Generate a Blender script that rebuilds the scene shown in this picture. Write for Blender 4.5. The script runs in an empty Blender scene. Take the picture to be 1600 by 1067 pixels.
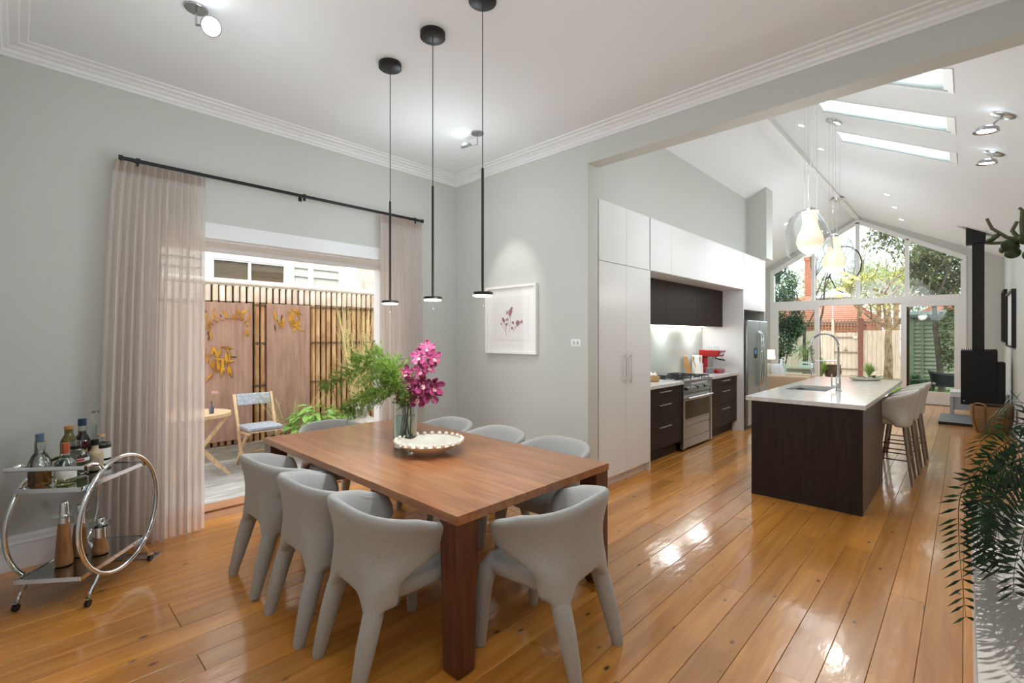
import bpy, math, random
from mathutils import Vector, Matrix
S = bpy.context.scene
COL = S.collection
PI = math.pi
rnd = random.Random(7)

# ---------------------------------------------------------------- camera, sky, exposure
YAW = math.radians(43.7357)
cam_d = bpy.data.cameras.new('camera')
cam = bpy.data.objects.new('camera', cam_d)
COL.objects.link(cam)
cam.location = (0, 0, 1.53)
cam.rotation_euler = (PI / 2, 0, YAW)
cam_d.sensor_width = 36
cam_d.lens = 741 / 1600 * 36
cam_d.shift_y = -8.5 / 1600
cam_d.clip_start = 0.02
cam_d.clip_end = 300
S.camera = cam

def lin(h):
    h = h.lstrip('#')
    out = []
    for i in (0, 2, 4):
        u = int(h[i:i + 2], 16) / 255
        out.append(u / 12.92 if u <= .04045 else ((u + .055) / 1.055) ** 2.4)
    return (*out, 1)

world = bpy.data.worlds.new('sky')
S.world = world
world.use_nodes = True
wn = world.node_tree.nodes
wl = world.node_tree.links
wb = wn['Background']
wtc = wn.new('ShaderNodeTexCoord')
wno = wn.new('ShaderNodeTexNoise')
wno.inputs['Scale'].default_value = 2.2
wno.inputs['Detail'].default_value = 6
wrp = wn.new('ShaderNodeValToRGB')
wrp.color_ramp.elements[0].position = .38
wrp.color_ramp.elements[0].color = lin('#dde8f2')
wrp.color_ramp.elements[1].position = .58
wrp.color_ramp.elements[1].color = lin('#ffffff')
wl.new(wtc.outputs['Generated'], wno.inputs['Vector'])
wl.new(wno.outputs['Fac'], wrp.inputs['Fac'])
wl.new(wrp.outputs['Color'], wb.inputs['Color'])
wb.inputs['Strength'].default_value = SKY_STRENGTH = 2.4

sun_d = bpy.data.lights.new('sun', 'SUN')
sun_d.energy = .8
sun_d.angle = math.radians(35)
sun_d.color = (1, .96, .9)
sun = bpy.data.objects.new('sun', sun_d)
sun.rotation_euler = (Vector((-.55, .45, -.85))).to_track_quat('-Z', 'Y').to_euler()
COL.objects.link(sun)

S.view_settings.view_transform = 'Standard'
S.view_settings.look = 'None'
S.view_settings.gamma = 1
S.view_settings.exposure = 0.6
S.view_settings.use_curve_mapping = False
S.cycles.use_denoising = True
S.cycles.max_bounces = 10
S.cycles.diffuse_bounces = 5
S.cycles.transparent_max_bounces = 16
S.cycles.transmission_bounces = 8
S.cycles.sample_clamp_indirect = 6
S.cycles.caustics_reflective = False
S.cycles.caustics_refractive = False
S.cycles.blur_glossy = 0.5

# ---------------------------------------------------------------- materials
MATS = {}
def newmat(name):
    m = bpy.data.materials.new(name)
    m.use_nodes = True
    n = m.node_tree.nodes
    return m, n, m.node_tree.links, n['Principled BSDF']

def M(name, col, rough=.5, metal=0, col2=None, scale=8, stretch=(1, 1, 1), bump=0, bscale=None, spec=None, coat=0, sheen=0,
      trans=0, ior=1.45, emit=None, estr=0, rand=0, alpha=None, lo=.35, hi=.65, detail=4):
    if name in MATS:
        return MATS[name]
    m, n, l, b = newmat(name)
    b.inputs['Base Color'].default_value = lin(col)
    b.inputs['Roughness'].default_value = rough
    b.inputs['Metallic'].default_value = metal
    b.inputs['IOR'].default_value = ior
    if spec is not None: b.inputs['Specular IOR Level'].default_value = spec
    b.inputs['Coat Weight'].default_value = coat
    b.inputs['Coat Roughness'].default_value = .08
    if sheen: b.inputs['Sheen Weight'].default_value = sheen
    b.inputs['Transmission Weight'].default_value = trans
    if emit:
        b.inputs['Emission Color'].default_value = lin(emit)
        b.inputs['Emission Strength'].default_value = estr
    tc = None
    if col2 or bump:
        tc = n.new('ShaderNodeTexCoord')
        mp = n.new('ShaderNodeMapping')
        mp.inputs['Scale'].default_value = stretch
        oi = n.new('ShaderNodeObjectInfo')
        if rand:
            ad = n.new('ShaderNodeVectorMath'); ad.operation = 'ADD'
            sc = n.new('ShaderNodeMath'); sc.operation = 'MULTIPLY'; sc.inputs[1].default_value = 37
            l.new(oi.outputs['Random'], sc.inputs[0])
            l.new(tc.outputs['Object'], ad.inputs[0]); l.new(sc.outputs[0], ad.inputs[1])
            l.new(ad.outputs[0], mp.inputs['Vector'])
        else:
            l.new(tc.outputs['Object'], mp.inputs['Vector'])
    csock = None
    if col2:
        no = n.new('ShaderNodeTexNoise'); no.inputs['Scale'].default_value = scale; no.inputs['Detail'].default_value = detail
        rp = n.new('ShaderNodeValToRGB')
        rp.color_ramp.elements[0].position = lo; rp.color_ramp.elements[0].color = lin(col)
        rp.color_ramp.elements[1].position = hi; rp.color_ramp.elements[1].color = lin(col2)
        l.new(mp.outputs[0], no.inputs['Vector']); l.new(no.outputs['Fac'], rp.inputs['Fac'])
        csock = rp.outputs['Color']
        l.new(csock, b.inputs['Base Color'])
    if rand:
        oi2 = n.new('ShaderNodeObjectInfo')
        mr = n.new('ShaderNodeMapRange'); mr.inputs['To Min'].default_value = 1 - rand; mr.inputs['To Max'].default_value = 1 + rand
        l.new(oi2.outputs['Random'], mr.inputs['Value'])
        hs = n.new('ShaderNodeHueSaturation')
        if csock: l.new(csock, hs.inputs['Color'])
        else: hs.inputs['Color'].default_value = lin(col)
        l.new(mr.outputs[0], hs.inputs['Value'])
        l.new(hs.outputs['Color'], b.inputs['Base Color'])
    if bump:
        nb = n.new('ShaderNodeTexNoise'); nb.inputs['Scale'].default_value = bscale or scale; nb.inputs['Detail'].default_value = 3
        bp = n.new('ShaderNodeBump'); bp.inputs['Strength'].default_value = bump; bp.inputs['Distance'].default_value = .01
        l.new(mp.outputs[0], nb.inputs['Vector']); l.new(nb.outputs['Fac'], bp.inputs['Height']); l.new(bp.outputs[0], b.inputs['Normal'])
    MATS[name] = m
    return m

def mat_clear(name, tint='#ffffff', refl=1.0, haze=0.0):
    """thin flat glass pane: see-through with fresnel reflection"""
    m, n, l, b = newmat(name)
    n.remove(b)
    out = n['Material Output']
    tr = n.new('ShaderNodeBsdfTransparent'); tr.inputs['Color'].default_value = lin(tint)
    gl = n.new('ShaderNodeBsdfGlossy'); gl.inputs['Roughness'].default_value = .02
    fr = n.new('ShaderNodeFresnel')
    ge = n.new('ShaderNodeNewGeometry')
    io = n.new('ShaderNodeMix'); io.inputs[2].default_value = 1.45; io.inputs[3].default_value = 1 / 1.45
    l.new(ge.outputs['Backfacing'], io.inputs[0]); l.new(io.outputs[0], fr.inputs['IOR'])
    mu = n.new('ShaderNodeMath'); mu.operation = 'MULTIPLY'; mu.inputs[1].default_value = refl
    mx = n.new('ShaderNodeMixShader')
    l.new(fr.outputs[0], mu.inputs[0]); l.new(mu.outputs[0], mx.inputs['Fac'])
    l.new(tr.outputs[0], mx.inputs[1]); l.new(gl.outputs[0], mx.inputs[2])
    l.new(mx.outputs[0], out.inputs['Surface'])
    MATS[name] = m
    return m

def mat_sheer(name, col, see):
    m, n, l, b = newmat(name)
    n.remove(b)
    out = n['Material Output']
    tr = n.new('ShaderNodeBsdfTransparent')
    df = n.new('ShaderNodeBsdfDiffuse'); df.inputs['Color'].default_value = lin(col)
    tl = n.new('ShaderNodeBsdfTranslucent'); tl.inputs['Color'].default_value = lin(col)
    m1 = n.new('ShaderNodeMixShader'); m1.inputs['Fac'].default_value = .66
    m2 = n.new('ShaderNodeMixShader'); m2.inputs['Fac'].default_value = see
    tc = n.new('ShaderNodeTexCoord')
    mp = n.new('ShaderNodeMapping'); mp.inputs['Scale'].default_value = (60, 60, 4)
    no = n.new('ShaderNodeTexNoise'); no.inputs['Scale'].default_value = 5
    bp = n.new('ShaderNodeBump'); bp.inputs['Strength'].default_value = .15; bp.inputs['Distance'].default_value = .005
    l.new(tc.outputs['Object'], mp.inputs['Vector']); l.new(mp.outputs[0], no.inputs['Vector'])
    l.new(no.outputs['Fac'], bp.inputs['Height']); l.new(bp.outputs[0], df.inputs['Normal'])
    l.new(df.outputs[0], m1.inputs[1]); l.new(tl.outputs[0], m1.inputs[2])
    l.new(m1.outputs[0], m2.inputs[1]); l.new(tr.outputs[0], m2.inputs[2])
    l.new(m2.outputs[0], out.inputs['Surface'])
    MATS[name] = m
    return m

def mat_leaf(name, col, col2, rough=.45):
    m, n, l, b = newmat(name)
    out = n['Material Output']
    b.inputs['Roughness'].default_value = rough
    ge = n.new('ShaderNodeNewGeometry')
    rp = n.new('ShaderNodeValToRGB')
    rp.color_ramp.elements[0].color = lin(col); rp.color_ramp.elements[1].color = lin(col2)
    l.new(ge.outputs['Random Per Island'], rp.inputs['Fac'])
    l.new(rp.outputs['Color'], b.inputs['Base Color'])
    tl = n.new('ShaderNodeBsdfTranslucent')
    l.new(rp.outputs['Color'], tl.inputs['Color'])
    mx = n.new('ShaderNodeMixShader'); mx.inputs['Fac'].default_value = .3
    l.new(b.outputs[0], mx.inputs[1]); l.new(tl.outputs[0], mx.inputs[2]); l.new(mx.outputs[0], out.inputs['Surface'])
    MATS[name] = m
    return m

def mat_floor():
    m, n, l, b = newmat('varnished_pine')
    tc = n.new('ShaderNodeTexCoord'); oi = n.new('ShaderNodeObjectInfo')
    sc = n.new('ShaderNodeMath'); sc.operation = 'MULTIPLY'; sc.inputs[1].default_value = 53
    ad = n.new('ShaderNodeVectorMath'); ad.operation = 'ADD'
    l.new(oi.outputs['Random'], sc.inputs[0]); l.new(tc.outputs['Object'], ad.inputs[0]); l.new(sc.outputs[0], ad.inputs[1])
    mp = n.new('ShaderNodeMapping'); mp.inputs['Scale'].default_value = (14, .9, 1)
    l.new(ad.outputs[0], mp.inputs['Vector'])
    no = n.new('ShaderNodeTexNoise'); no.inputs['Scale'].default_value = 1.6; no.inputs['Detail'].default_value = 6; no.inputs['Distortion'].default_value = .6
    l.new(mp.outputs[0], no.inputs['Vector'])
    rp = n.new('ShaderNodeValToRGB')
    rp.color_ramp.elements[0].position = .22; rp.color_ramp.elements[0].color = lin('#b86e20')
    rp.color_ramp.elements[1].position = .78; rp.color_ramp.elements[1].color = lin('#e09e48')
    l.new(no.outputs['Fac'], rp.inputs['Fac'])
    # knots and nail marks
    mp2 = n.new('ShaderNodeMapping'); mp2.inputs['Scale'].default_value = (11, 5.5, 1)
    l.new(ad.outputs[0], mp2.inputs['Vector'])
    vo = n.new('ShaderNodeTexVoronoi'); vo.inputs['Scale'].default_value = .85; vo.inputs['Randomness'].default_value = 1
    l.new(mp2.outputs[0], vo.inputs['Vector'])
    kr = n.new('ShaderNodeValToRGB')
    kr.color_ramp.elements[0].position = .05; kr.color_ramp.elements[0].color = (.12, .12, .12, 1)
    kr.color_ramp.elements[1].position = .13; kr.color_ramp.elements[1].color = (1, 1, 1, 1)
    l.new(vo.outputs['Distance'], kr.inputs['Fac'])
    # only some cells have a knot
    sv = n.new('ShaderNodeSeparateColor'); l.new(vo.outputs['Color'], sv.inputs[0])
    gt = n.new('ShaderNodeMath'); gt.operation = 'GREATER_THAN'; gt.inputs[1].default_value = .45; l.new(sv.outputs[0], gt.inputs[0])
    mk = n.new('ShaderNodeMix'); mk.data_type = 'RGBA'; mk.blend_type = 'MULTIPLY'
    l.new(gt.outputs[0], mk.inputs[0]); l.new(rp.outputs['Color'], mk.inputs[6]); l.new(kr.outputs['Color'], mk.inputs[7])
    hs = n.new('ShaderNodeHueSaturation')
    mr = n.new('ShaderNodeMapRange'); mr.inputs['To Min'].default_value = .8; mr.inputs['To Max'].default_value = 1.14
    l.new(oi.outputs['Random'], mr.inputs['Value']); l.new(mr.outputs[0], hs.inputs['Value'])
    l.new(mk.outputs[2], hs.inputs['Color']); l.new(hs.outputs['Color'], b.inputs['Base Color'])
    b.inputs['Roughness'].default_value = .32
    b.inputs['Coat Weight'].default_value = .85
    b.inputs['Coat Roughness'].default_value = .10
    nb = n.new('ShaderNodeTexNoise'); nb.inputs['Scale'].default_value = 8; nb.inputs['Detail'].default_value = 4
    mp3 = n.new('ShaderNodeMapping'); mp3.inputs['Scale'].default_value = (1.3, .45, 1)
    l.new(ad.outputs[0], mp3.inputs['Vector']); l.new(mp3.outputs[0], nb.inputs['Vector'])
    bp = n.new('ShaderNodeBump'); bp.inputs['Strength'].default_value = .22; bp.inputs['Distance'].default_value = .012
    l.new(nb.outputs['Fac'], bp.inputs['Height'])
    l.new(bp.outputs[0], b.inputs['Normal']); l.new(bp.outputs[0], b.inputs['Coat Normal'])
    MATS['floor'] = m
    return m

WALL = M('wall_paint', '#c8c9c3', .6, bump=.04, bscale=60)
WHITE = M('white_paint', '#e9e9e9', .5)
CEIL = M('ceiling_paint', '#e6e8ea', .7)
TRIM = M('trim_paint', '#e8e8e8', .35)
CAB = M('white_cabinet', '#e3e3e3', .3)
DARK = M('dark_veneer', '#261b17', .5, col2='#32251f', scale=3, stretch=(26, 26, 1.2), detail=5, spec=.25)
STONE = M('pale_stone', '#e4e3e0', .14, col2='#d5d3cf', scale=18, lo=.3, hi=.55)
STEEL = M('steel', '#b4b6b8', .26, 1, bump=.03, bscale=200)
CHROME = M('chrome', '#dfe3e6', .06, 1)
BLACK = M('black_metal', '#101012', .42)
BLACKGLOSS = M('black_glass', '#050506', .06)
FABRIC = M('grey_fabric', '#a09d9a', .85, col2='#b5b2af', scale=260, bump=.25, bscale=420, sheen=.25)
STOOLF = M('pale_fabric', '#b9b4ad', .85, col2='#ccc7c0', scale=240, bump=.2, bscale=400, sheen=.2)
TABLEW = M('table_wood', '#8f5935', .28, col2='#a87148', scale=3.0, stretch=(.8, 9, 9), rand=.1, detail=5, coat=.4)
TABLED = M('table_leg_wood', '#4d2a18', .36, col2='#663a22', scale=3.0, stretch=(12, 12, 1.2), detail=6, coat=.2)
GLASS = M('glass', '#f4fbf8', .0, trans=1, ior=1.45)
GLASSG = M('green_glass', '#eef8f4', .0, trans=1, ior=1.45)
PANE = mat_clear('pane_glass', '#f2f8f6', 1)
PANED = mat_clear('door_pane_glass', '#dbe3e0', .5)
FLOOR = mat_floor()

# ---------------------------------------------------------------- mesh builder
WLOC = {}
def wl_of(o):
    return WLOC.get(o.name, Vector((0, 0, 0))) if o is not None else Vector((0, 0, 0))

class MB:
    def __init__(s):
        s.v = []; s.f = []
    def add(s, vs, fs):
        k = len(s.v)
        s.v += [tuple(q) for q in vs]
        s.f += [tuple(i + k for i in f) for f in fs]
        return s
    def box(s, x0, x1, y0, y1, z0, z1):
        x0, x1 = min(x0, x1), max(x0, x1); y0, y1 = min(y0, y1), max(y0, y1); z0, z1 = min(z0, z1), max(z0, z1)
        return s.add([(x0, y0, z0), (x1, y0, z0), (x1, y1, z0), (x0, y1, z0), (x0, y0, z1), (x1, y0, z1), (x1, y1, z1), (x0, y1, z1)],
                     [(0, 3, 2, 1), (4, 5, 6, 7), (0, 1, 5, 4), (1, 2, 6, 5), (2, 3, 7, 6), (3, 0, 4, 7)])
    def hexa(s, lo, hi):
        """lo, hi: 4 points each (ccw from above)"""
        return s.add(list(lo) + list(hi), [(0, 3, 2, 1), (4, 5, 6, 7), (0, 1, 5, 4), (1, 2, 6, 5), (2, 3, 7, 6), (3, 0, 4, 7)])
    def bar(s, p, q, w, h, up=(0, 0, 1)):
        p = Vector(p); q = Vector(q); d = (q - p).normalized(); u = Vector(up)
        if abs(d.dot(u)) > .98: u = Vector((1, 0, 0))
        a = d.cross(u).normalized(); b = a.cross(d).normalized()
        lo = [p - a * w / 2 - b * h / 2, p + a * w / 2 - b * h / 2, p + a * w / 2 + b * h / 2, p - a * w / 2 + b * h / 2]
        hi = [x + (q - p) for x in lo]
        return s.add(lo + hi, [(0, 1, 2, 3), (7, 6, 5, 4), (0, 4, 5, 1), (1, 5, 6, 2), (2, 6, 7, 3), (3, 7, 4, 0)])
    def tube(s, pts, r, n=8, closed=False, flat=1.0):
        pts = [Vector(p) for p in pts]
        N = len(pts)
        rs = r if isinstance(r, (list, tuple)) else [r] * N
        k0 = len(s.v)
        ref = None
        for i, p in enumerate(pts):
            a = pts[(i - 1) % N] if (closed or i > 0) else p
            b = pts[(i + 1) % N] if (closed or i < N - 1) else p
            d = (b - a)
            d = d.normalized() if d.length > 1e-9 else Vector((0, 0, 1))
            if ref is None:
                ref = Vector((1, 0, 0)) if abs(d.x) < .8 else Vector((0, 1, 0))
            u = (ref - d * ref.dot(d))
            u = u.normalized() if u.length > 1e-6 else d.orthogonal().normalized()
            ref = u
            w = d.cross(u)
            for j in range(n):
                t = 2 * PI * j / n
                s.v.append(tuple(p + (u * math.cos(t) + w * math.sin(t) * flat) * rs[i]))
        m = N if closed else N - 1
        for i in range(m):
            for j in range(n):
                a = k0 + i * n + j; b = k0 + i * n + (j + 1) % n
                c = k0 + ((i + 1) % N) * n + (j + 1) % n; d2 = k0 + ((i + 1) % N) * n + j
                s.f.append((a, b, c, d2))
        if not closed:
            s.f.append(tuple(k0 + j for j in reversed(range(n))))
            s.f.append(tuple(k0 + (N - 1) * n + j for j in range(n)))
        return s
    def lathe(s, prof, c=(0, 0, 0), n=24, R=None):
        """prof: (r,z) list bottom to top; closes at r=0 ends"""
        k0 = len(s.v); c = Vector(c)
        rings = []
        for r, z in prof:
            if r < 1e-6:
                p = Vector((0, 0, z)); p = (R @ p if R else p) + c
                s.v.append(tuple(p)); rings.append([len(s.v) - 1])
            else:
                ring = []
                for j in range(n):
                    t = 2 * PI * j / n
                    p = Vector((r * math.cos(t), r * math.sin(t), z)); p = (R @ p if R else p) + c
                    s.v.append(tuple(p)); ring.append(len(s.v) - 1)
                rings.append(ring)
        for a, b in zip(rings, rings[1:]):
            for j in range(n):
                j2 = (j + 1) % n
                if len(a) == 1 and len(b) == 1: continue
                if len(a) == 1: s.f.append((a[0], b[j2], b[j]))
                elif len(b) == 1: s.f.append((a[j], a[j2], b[0]))
                else: s.f.append((a[j], a[j2], b[j2], b[j]))
        return s
    def cyl(s, c, r, z0, z1, n=20):
        return s.lathe([(0, z0), (r, z0), (r, z1), (0, z1)], c, n)
    def prism(s, poly, fn, t0, t1):
        """extrude 2D poly: fn(u,v,t)->xyz"""
        n = len(poly)
        vs = [fn(u, v, t0) for u, v in poly] + [fn(u, v, t1) for u, v in poly]
        fs = [tuple(range(n))[::-1], tuple(range(n, 2 * n))] + [(i, (i + 1) % n, n + (i + 1) % n, n + i) for i in range(n)]
        return s.add(vs, fs)
    def grid(s, fn, nu, nv, closeu=False):
        k0 = len(s.v)
        for i in range(nu):
            for j in range(nv):
                s.v.append(tuple(fn(i / (nu if closeu else nu - 1), j / (nv - 1))))
        for i in range(nu if closeu else nu - 1):
            for j in range(nv - 1):
                a = k0 + i * nv + j; b = k0 + ((i + 1) % nu) * nv + j
                s.f.append((a, b, b + 1, a + 1))
        return s
    def leaf(s, p, d, nrm, L, W, droop=0.0, fold=.15):
        """pointed leaf of two folded halves, 6 quads-ish"""
        p = Vector(p); d = Vector(d).normalized(); nrm = Vector(nrm)
        w = d.cross(nrm)
        w = w.normalized() if w.length > 1e-5 else d.orthogonal().normalized()
        up = w.cross(d).normalized()
        m = p + d * L * .45 - Vector((0, 0, droop * L * .25))
        t = p + d * L - Vector((0, 0, droop * L))
        vs = [p, m + w * W / 2 + up * W * fold, m, m - w * W / 2 + up * W * fold, t]
        return s.add(vs, [(0, 1, 2), (0, 2, 3), (1, 4, 2), (2, 4, 3)])
    def ball(s, c, r, n=10, m=6, sc=(1, 1, 1)):
        k0 = len(s.v); c = Vector(c)
        prof = [(math.sin(PI * i / m), -math.cos(PI * i / m)) for i in range(m + 1)]
        prof[0] = (0, -1); prof[-1] = (0, 1)
        R = Matrix.Diagonal((r * sc[0], r * sc[1], r * sc[2]))
        return s.lathe(prof, c, n, R)
    def build(s, name, mat, parent=None, smooth=False, bevel=0, sub=0, solid=0, kind=None, label=None, local=False, seg=2, soff=-1):
        off = Vector((0, 0, 0)) if local else wl_of(parent)
        me = bpy.data.meshes.new(name)
        me.from_pydata([tuple(Vector(q) - off) for q in s.v], [], s.f)
        me.materials.append(mat)
        if smooth:
            me.polygons.foreach_set('use_smooth', [True] * len(me.polygons))
            if smooth != 'all':
                me.set_sharp_from_angle(angle=math.radians(38))
        me.update()
        o = bpy.data.objects.new(name, me)
        COL.objects.link(o)
        if parent is not None:
            o.parent = parent
            WLOC[o.name] = wl_of(parent).copy()
        if solid:
            md = o.modifiers.new('s', 'SOLIDIFY'); md.thickness = solid; md.offset = soff
        if bevel:
            md = o.modifiers.new('b', 'BEVEL'); md.width = bevel; md.segments = seg; md.limit_method = 'ANGLE'; md.angle_limit = math.radians(40)
        if sub:
            md = o.modifiers.new('u', 'SUBSURF'); md.levels = sub; md.render_levels = sub
            me.polygons.foreach_set('use_smooth', [True] * len(me.polygons))
        if kind: o['kind'] = kind
        if label: o['label'] = label
        return o

def tag(o, label, cat, group=None, kind=None):
    o['label'] = label; o['category'] = cat
    if group: o['group'] = group
    if kind: o['kind'] = kind
    return o

def thing(name, label, cat, loc=(0, 0, 0), rz=0, group=None, kind=None):
    o = bpy.data.objects.new(name, None)
    o.empty_display_size = .05
    COL.objects.link(o)
    o.location = loc; o.rotation_euler = (0, 0, rz)
    WLOC[o.name] = Vector(loc)
    tag(o, label, cat, group, kind)
    return o

def struct(name, mb, mat, **k):
    o = mb.build(name, mat, **k)
    o['kind'] = 'structure'
    return o

def kids(o):
    return [c for c in bpy.data.objects if c.parent == o]

def dup(root, loc, rz, label, group=None):
    r = root.copy(); COL.objects.link(r)
    r.location = loc; r.rotation_euler = (0, 0, rz); r['label'] = label
    if group: r['group'] = group
    for ch in kids(root):
        c = ch.copy(); COL.objects.link(c); c.parent = r
        for g in kids(ch):
            d = g.copy(); COL.objects.link(d); d.parent = c
    return r

def inst(o, loc, parent, rot=None, scale=None):
    c = o.copy(); COL.objects.link(c)
    c.parent = parent; c.location = loc
    if rot is not None: c.rotation_euler = rot
    if scale is not None: c.scale = scale
    return c

def lamp(name, kind, loc, power, color=(1, .95, .88), size=.05, rot=None, spot=None, blend=.6):
    d = bpy.data.lights.new(name, kind)
    d.energy = power; d.color = color
    if kind == 'AREA':
        d.shape = 'DISK'; d.size = size
    else:
        d.shadow_soft_size = size
    if kind == 'SPOT':
        d.spot_size = spot; d.spot_blend = blend
    o = bpy.data.objects.new(name, d); COL.objects.link(o)
    o.location = loc
    if rot is not None: o.rotation_euler = rot
    return o

def aim(frm, to):
    return (Vector(to) - Vector(frm)).to_track_quat('-Z', 'Y').to_euler()

def arc(c, r, a0, a1, n, u=(1, 0, 0), v=(0, 0, 1)):
    c = Vector(c); u = Vector(u); v = Vector(v)
    return [c + u * r * math.cos(a0 + (a1 - a0) * i / (n - 1)) + v * r * math.sin(a0 + (a1 - a0) * i / (n - 1)) for i in range(n)]

def frame4(ax, a0, a1, z0, z1, d0, d1, ws, wt, wb, mm=None):
    """rectangular frame: stiles run through, rails fit between. ax 'x': in the x-z plane, depth along y; 'y': in the y-z plane, depth along x"""
    mm = mm or MB()
    def bx(u0, u1, w0, w1):
        if ax == 'x': mm.box(u0, u1, d0, d1, w0, w1)
        else: mm.box(d0, d1, u0, u1, w0, w1)
    bx(a0, a0 + ws, z0, z1); bx(a1 - ws, a1, z0, z1)
    bx(a0 + ws, a1 - ws, z1 - wt, z1); bx(a0 + ws, a1 - ws, z0, z0 + wb)
    return mm
# ================================================================ SETTING
XW, YB, YW, YK, CZ = -4.506, -.1, 3.722, 3.888, 3.43
YG = 14.1
RX = -1.9
def roof(x): return 4.43 - .52 * abs(x - RX)

fl = struct('floor', MB().box(-4.51, 1.2, -.3, YG, -.05, -.012), M('floor_gap', '#1a0f08', .8))
board_mesh = {}
def board(L, w):
    k = (round(L, 2), round(w, 3))
    if k not in board_mesh:
        m = MB(); a = w / 2 - .0009; b = L / 2 - .0009; c = .0016
        m.hexa([(-a, -b, -.012), (a, -b, -.012), (a, b, -.012), (-a, b, -.012)], [(-a, -b, -c), (a, -b, -c), (a, b, -c), (-a, b, -c)])
        m.f = m.f[:1] + m.f[2:]
        m.add([(-a, -b, -c), (a, -b, -c), (a, b, -c), (-a, b, -c), (-a + c, -b + c, 0), (a - c, -b + c, 0), (a - c, b - c, 0), (-a + c, b - c, 0)],
              [(4, 5, 6, 7), (0, 1, 5, 4), (1, 2, 6, 5), (2, 3, 7, 6), (3, 0, 4, 7)])
        o = m.build('board', FLOOR, fl, local=True)
        board_mesh[k] = o
        return o
    c = board_mesh[k].copy(); COL.objects.link(c); c.parent = fl
    return c
BW = .1565
rb = random.Random(3)
k = -5
while True:
    x1 = -.0103 - BW * k
    x0 = x1 - BW
    if x1 < -4.5: break
    lo_, hi_ = -.3, YG - .02
    if x0 > .58: hi_ = YW
    spans = [(lo_, hi_)]
    if x1 < -2.85: spans = [(lo_, 3.75), (9.3, hi_)]
    if x1 < -4.0: spans = [(lo_, 3.75)]
    for a, b in spans:
        y = a
        first = True
        while y < b - .05:
            L = rb.choice((1.8, 2.4, 3.0, 3.6, 4.2)) if not first else rb.choice((.9, 1.5, 2.1, 2.7, 3.3))
            first = False
            if y + L > b - .5: L = b - y
            o = board(L, BW)
            o.location = ((x0 + x1) / 2, y + L / 2, rb.uniform(-.0006, 0))
            y += L
    k += 1

# ---- walls of the dining room
m = MB()
OY0, OY1, OZ = .75, 2.9, 2.326
m.box(XW - .46, XW, -.3, OY0, -.1, 3.6).box(XW - .46, XW, OY1, YK, -.1, 3.6).box(XW - .46, XW, OY0, OY1, OZ, 3.6)
struct('wall_left', m, WALL)
m = MB().box(XW - .02, -2.572, YW, YK, -.05, 4.6).box(-2.572, 1.3, YW, YK, 3.158, 4.6)
struct('wall_partition', m, WALL)
struct('wall_back', MB().box(XW, 1.3, -.25, YB, -.05, 3.6), WALL)
struct('wall_dining_right', MB().box(.64, .8, -.25, YW, -.05, 3.6), WALL)
struct('ceiling', MB().box(XW - .3, 1.3, -.3, YW + .02, CZ, CZ + .1), CEIL)

# cornice with a stepped profile, mitred round the corners
prof = [(0, -.084), (.016, -.084), (.02, -.07), (.034, -.06), (.04, -.044), (.062, -.036), (.068, -.026), (.108, -.02), (.114, -.01), (.15, -.009), (.156, 0), (0, 0)]
path = [((.64, YW), (0, -1)), ((XW, YW), (1, -1)), ((XW, YB), (1, 1)), ((.64, YB), (0, 1))]
m = MB()
n = len(prof)
for (px_, py_), (nx, ny) in path:
    for d, z in prof:
        m.v.append((px_ + nx * d, py_ + ny * d, CZ + z))
for i in range(len(path) - 1):
    for j in range(n):
        j2 = (j + 1) % n
        m.f.append((i * n + j, i * n + j2, (i + 1) * n + j2, (i + 1) * n + j))
corn = struct('trim_cornice', m, TRIM)
m = MB()
def orn(p, t):
    """a pair of little moulded leaves on the cornice"""
    p = Vector(p); t = Vector(t)
    for s_ in (-1, 1):
        q = p + t * .016 * s_
        m.tube([q, q + Vector((0, 0, .006)) + t * .006 * s_, q + Vector((0, 0, .014)) + t * .001 * s_], [.002, .005, .001], 5)
x = XW + .3
while x < .5:
    orn((x, YW - .066, CZ - .04), (1, 0, 0)); x += .115
y = YB + .2
while y < YW - .2:
    orn((XW + .066, y, CZ - .04), (0, 1, 0)); y += .115
m.build('ornament', TRIM, corn, kind='stuff')

# skirting boards
def skirt(name, p0, p1, nrm, h=.225):
    pr = [(0, 0), (.022, 0), (.022, h * .72), (.028, h * .74), (.028, h * .78), (.02, h * .82), (.016, h * .93), (.009, h), (0, h)]
    mm = MB(); k_ = len(pr)
    for p in (p0, p1):
        for d, z in pr: mm.v.append((p[0] + nrm[0] * d, p[1] + nrm[1] * d, z))
    for j in range(k_): mm.f.append((j, (j + 1) % k_, k_ + (j + 1) % k_, k_ + j))
    mm.f += [tuple(range(k_)), tuple(range(k_, 2 * k_))[::-1]]
    return struct(name, mm, TRIM)
skirt('baseboard_left', (XW, YB), (XW, OY0 - .13), (1, 0))
skirt('baseboard_left', (XW, OY1 + .13), (XW, YW), (1, 0))
skirt('baseboard_partition', (XW, YW), (-2.572 + .02, YW), (0, -1))
skirt('baseboard_jamb', (-2.572, YW - .02), (-2.572, YK), (1, 0))
skirt('baseboard_back', (XW, YB), (.6, YB), (0, 1))

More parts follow.
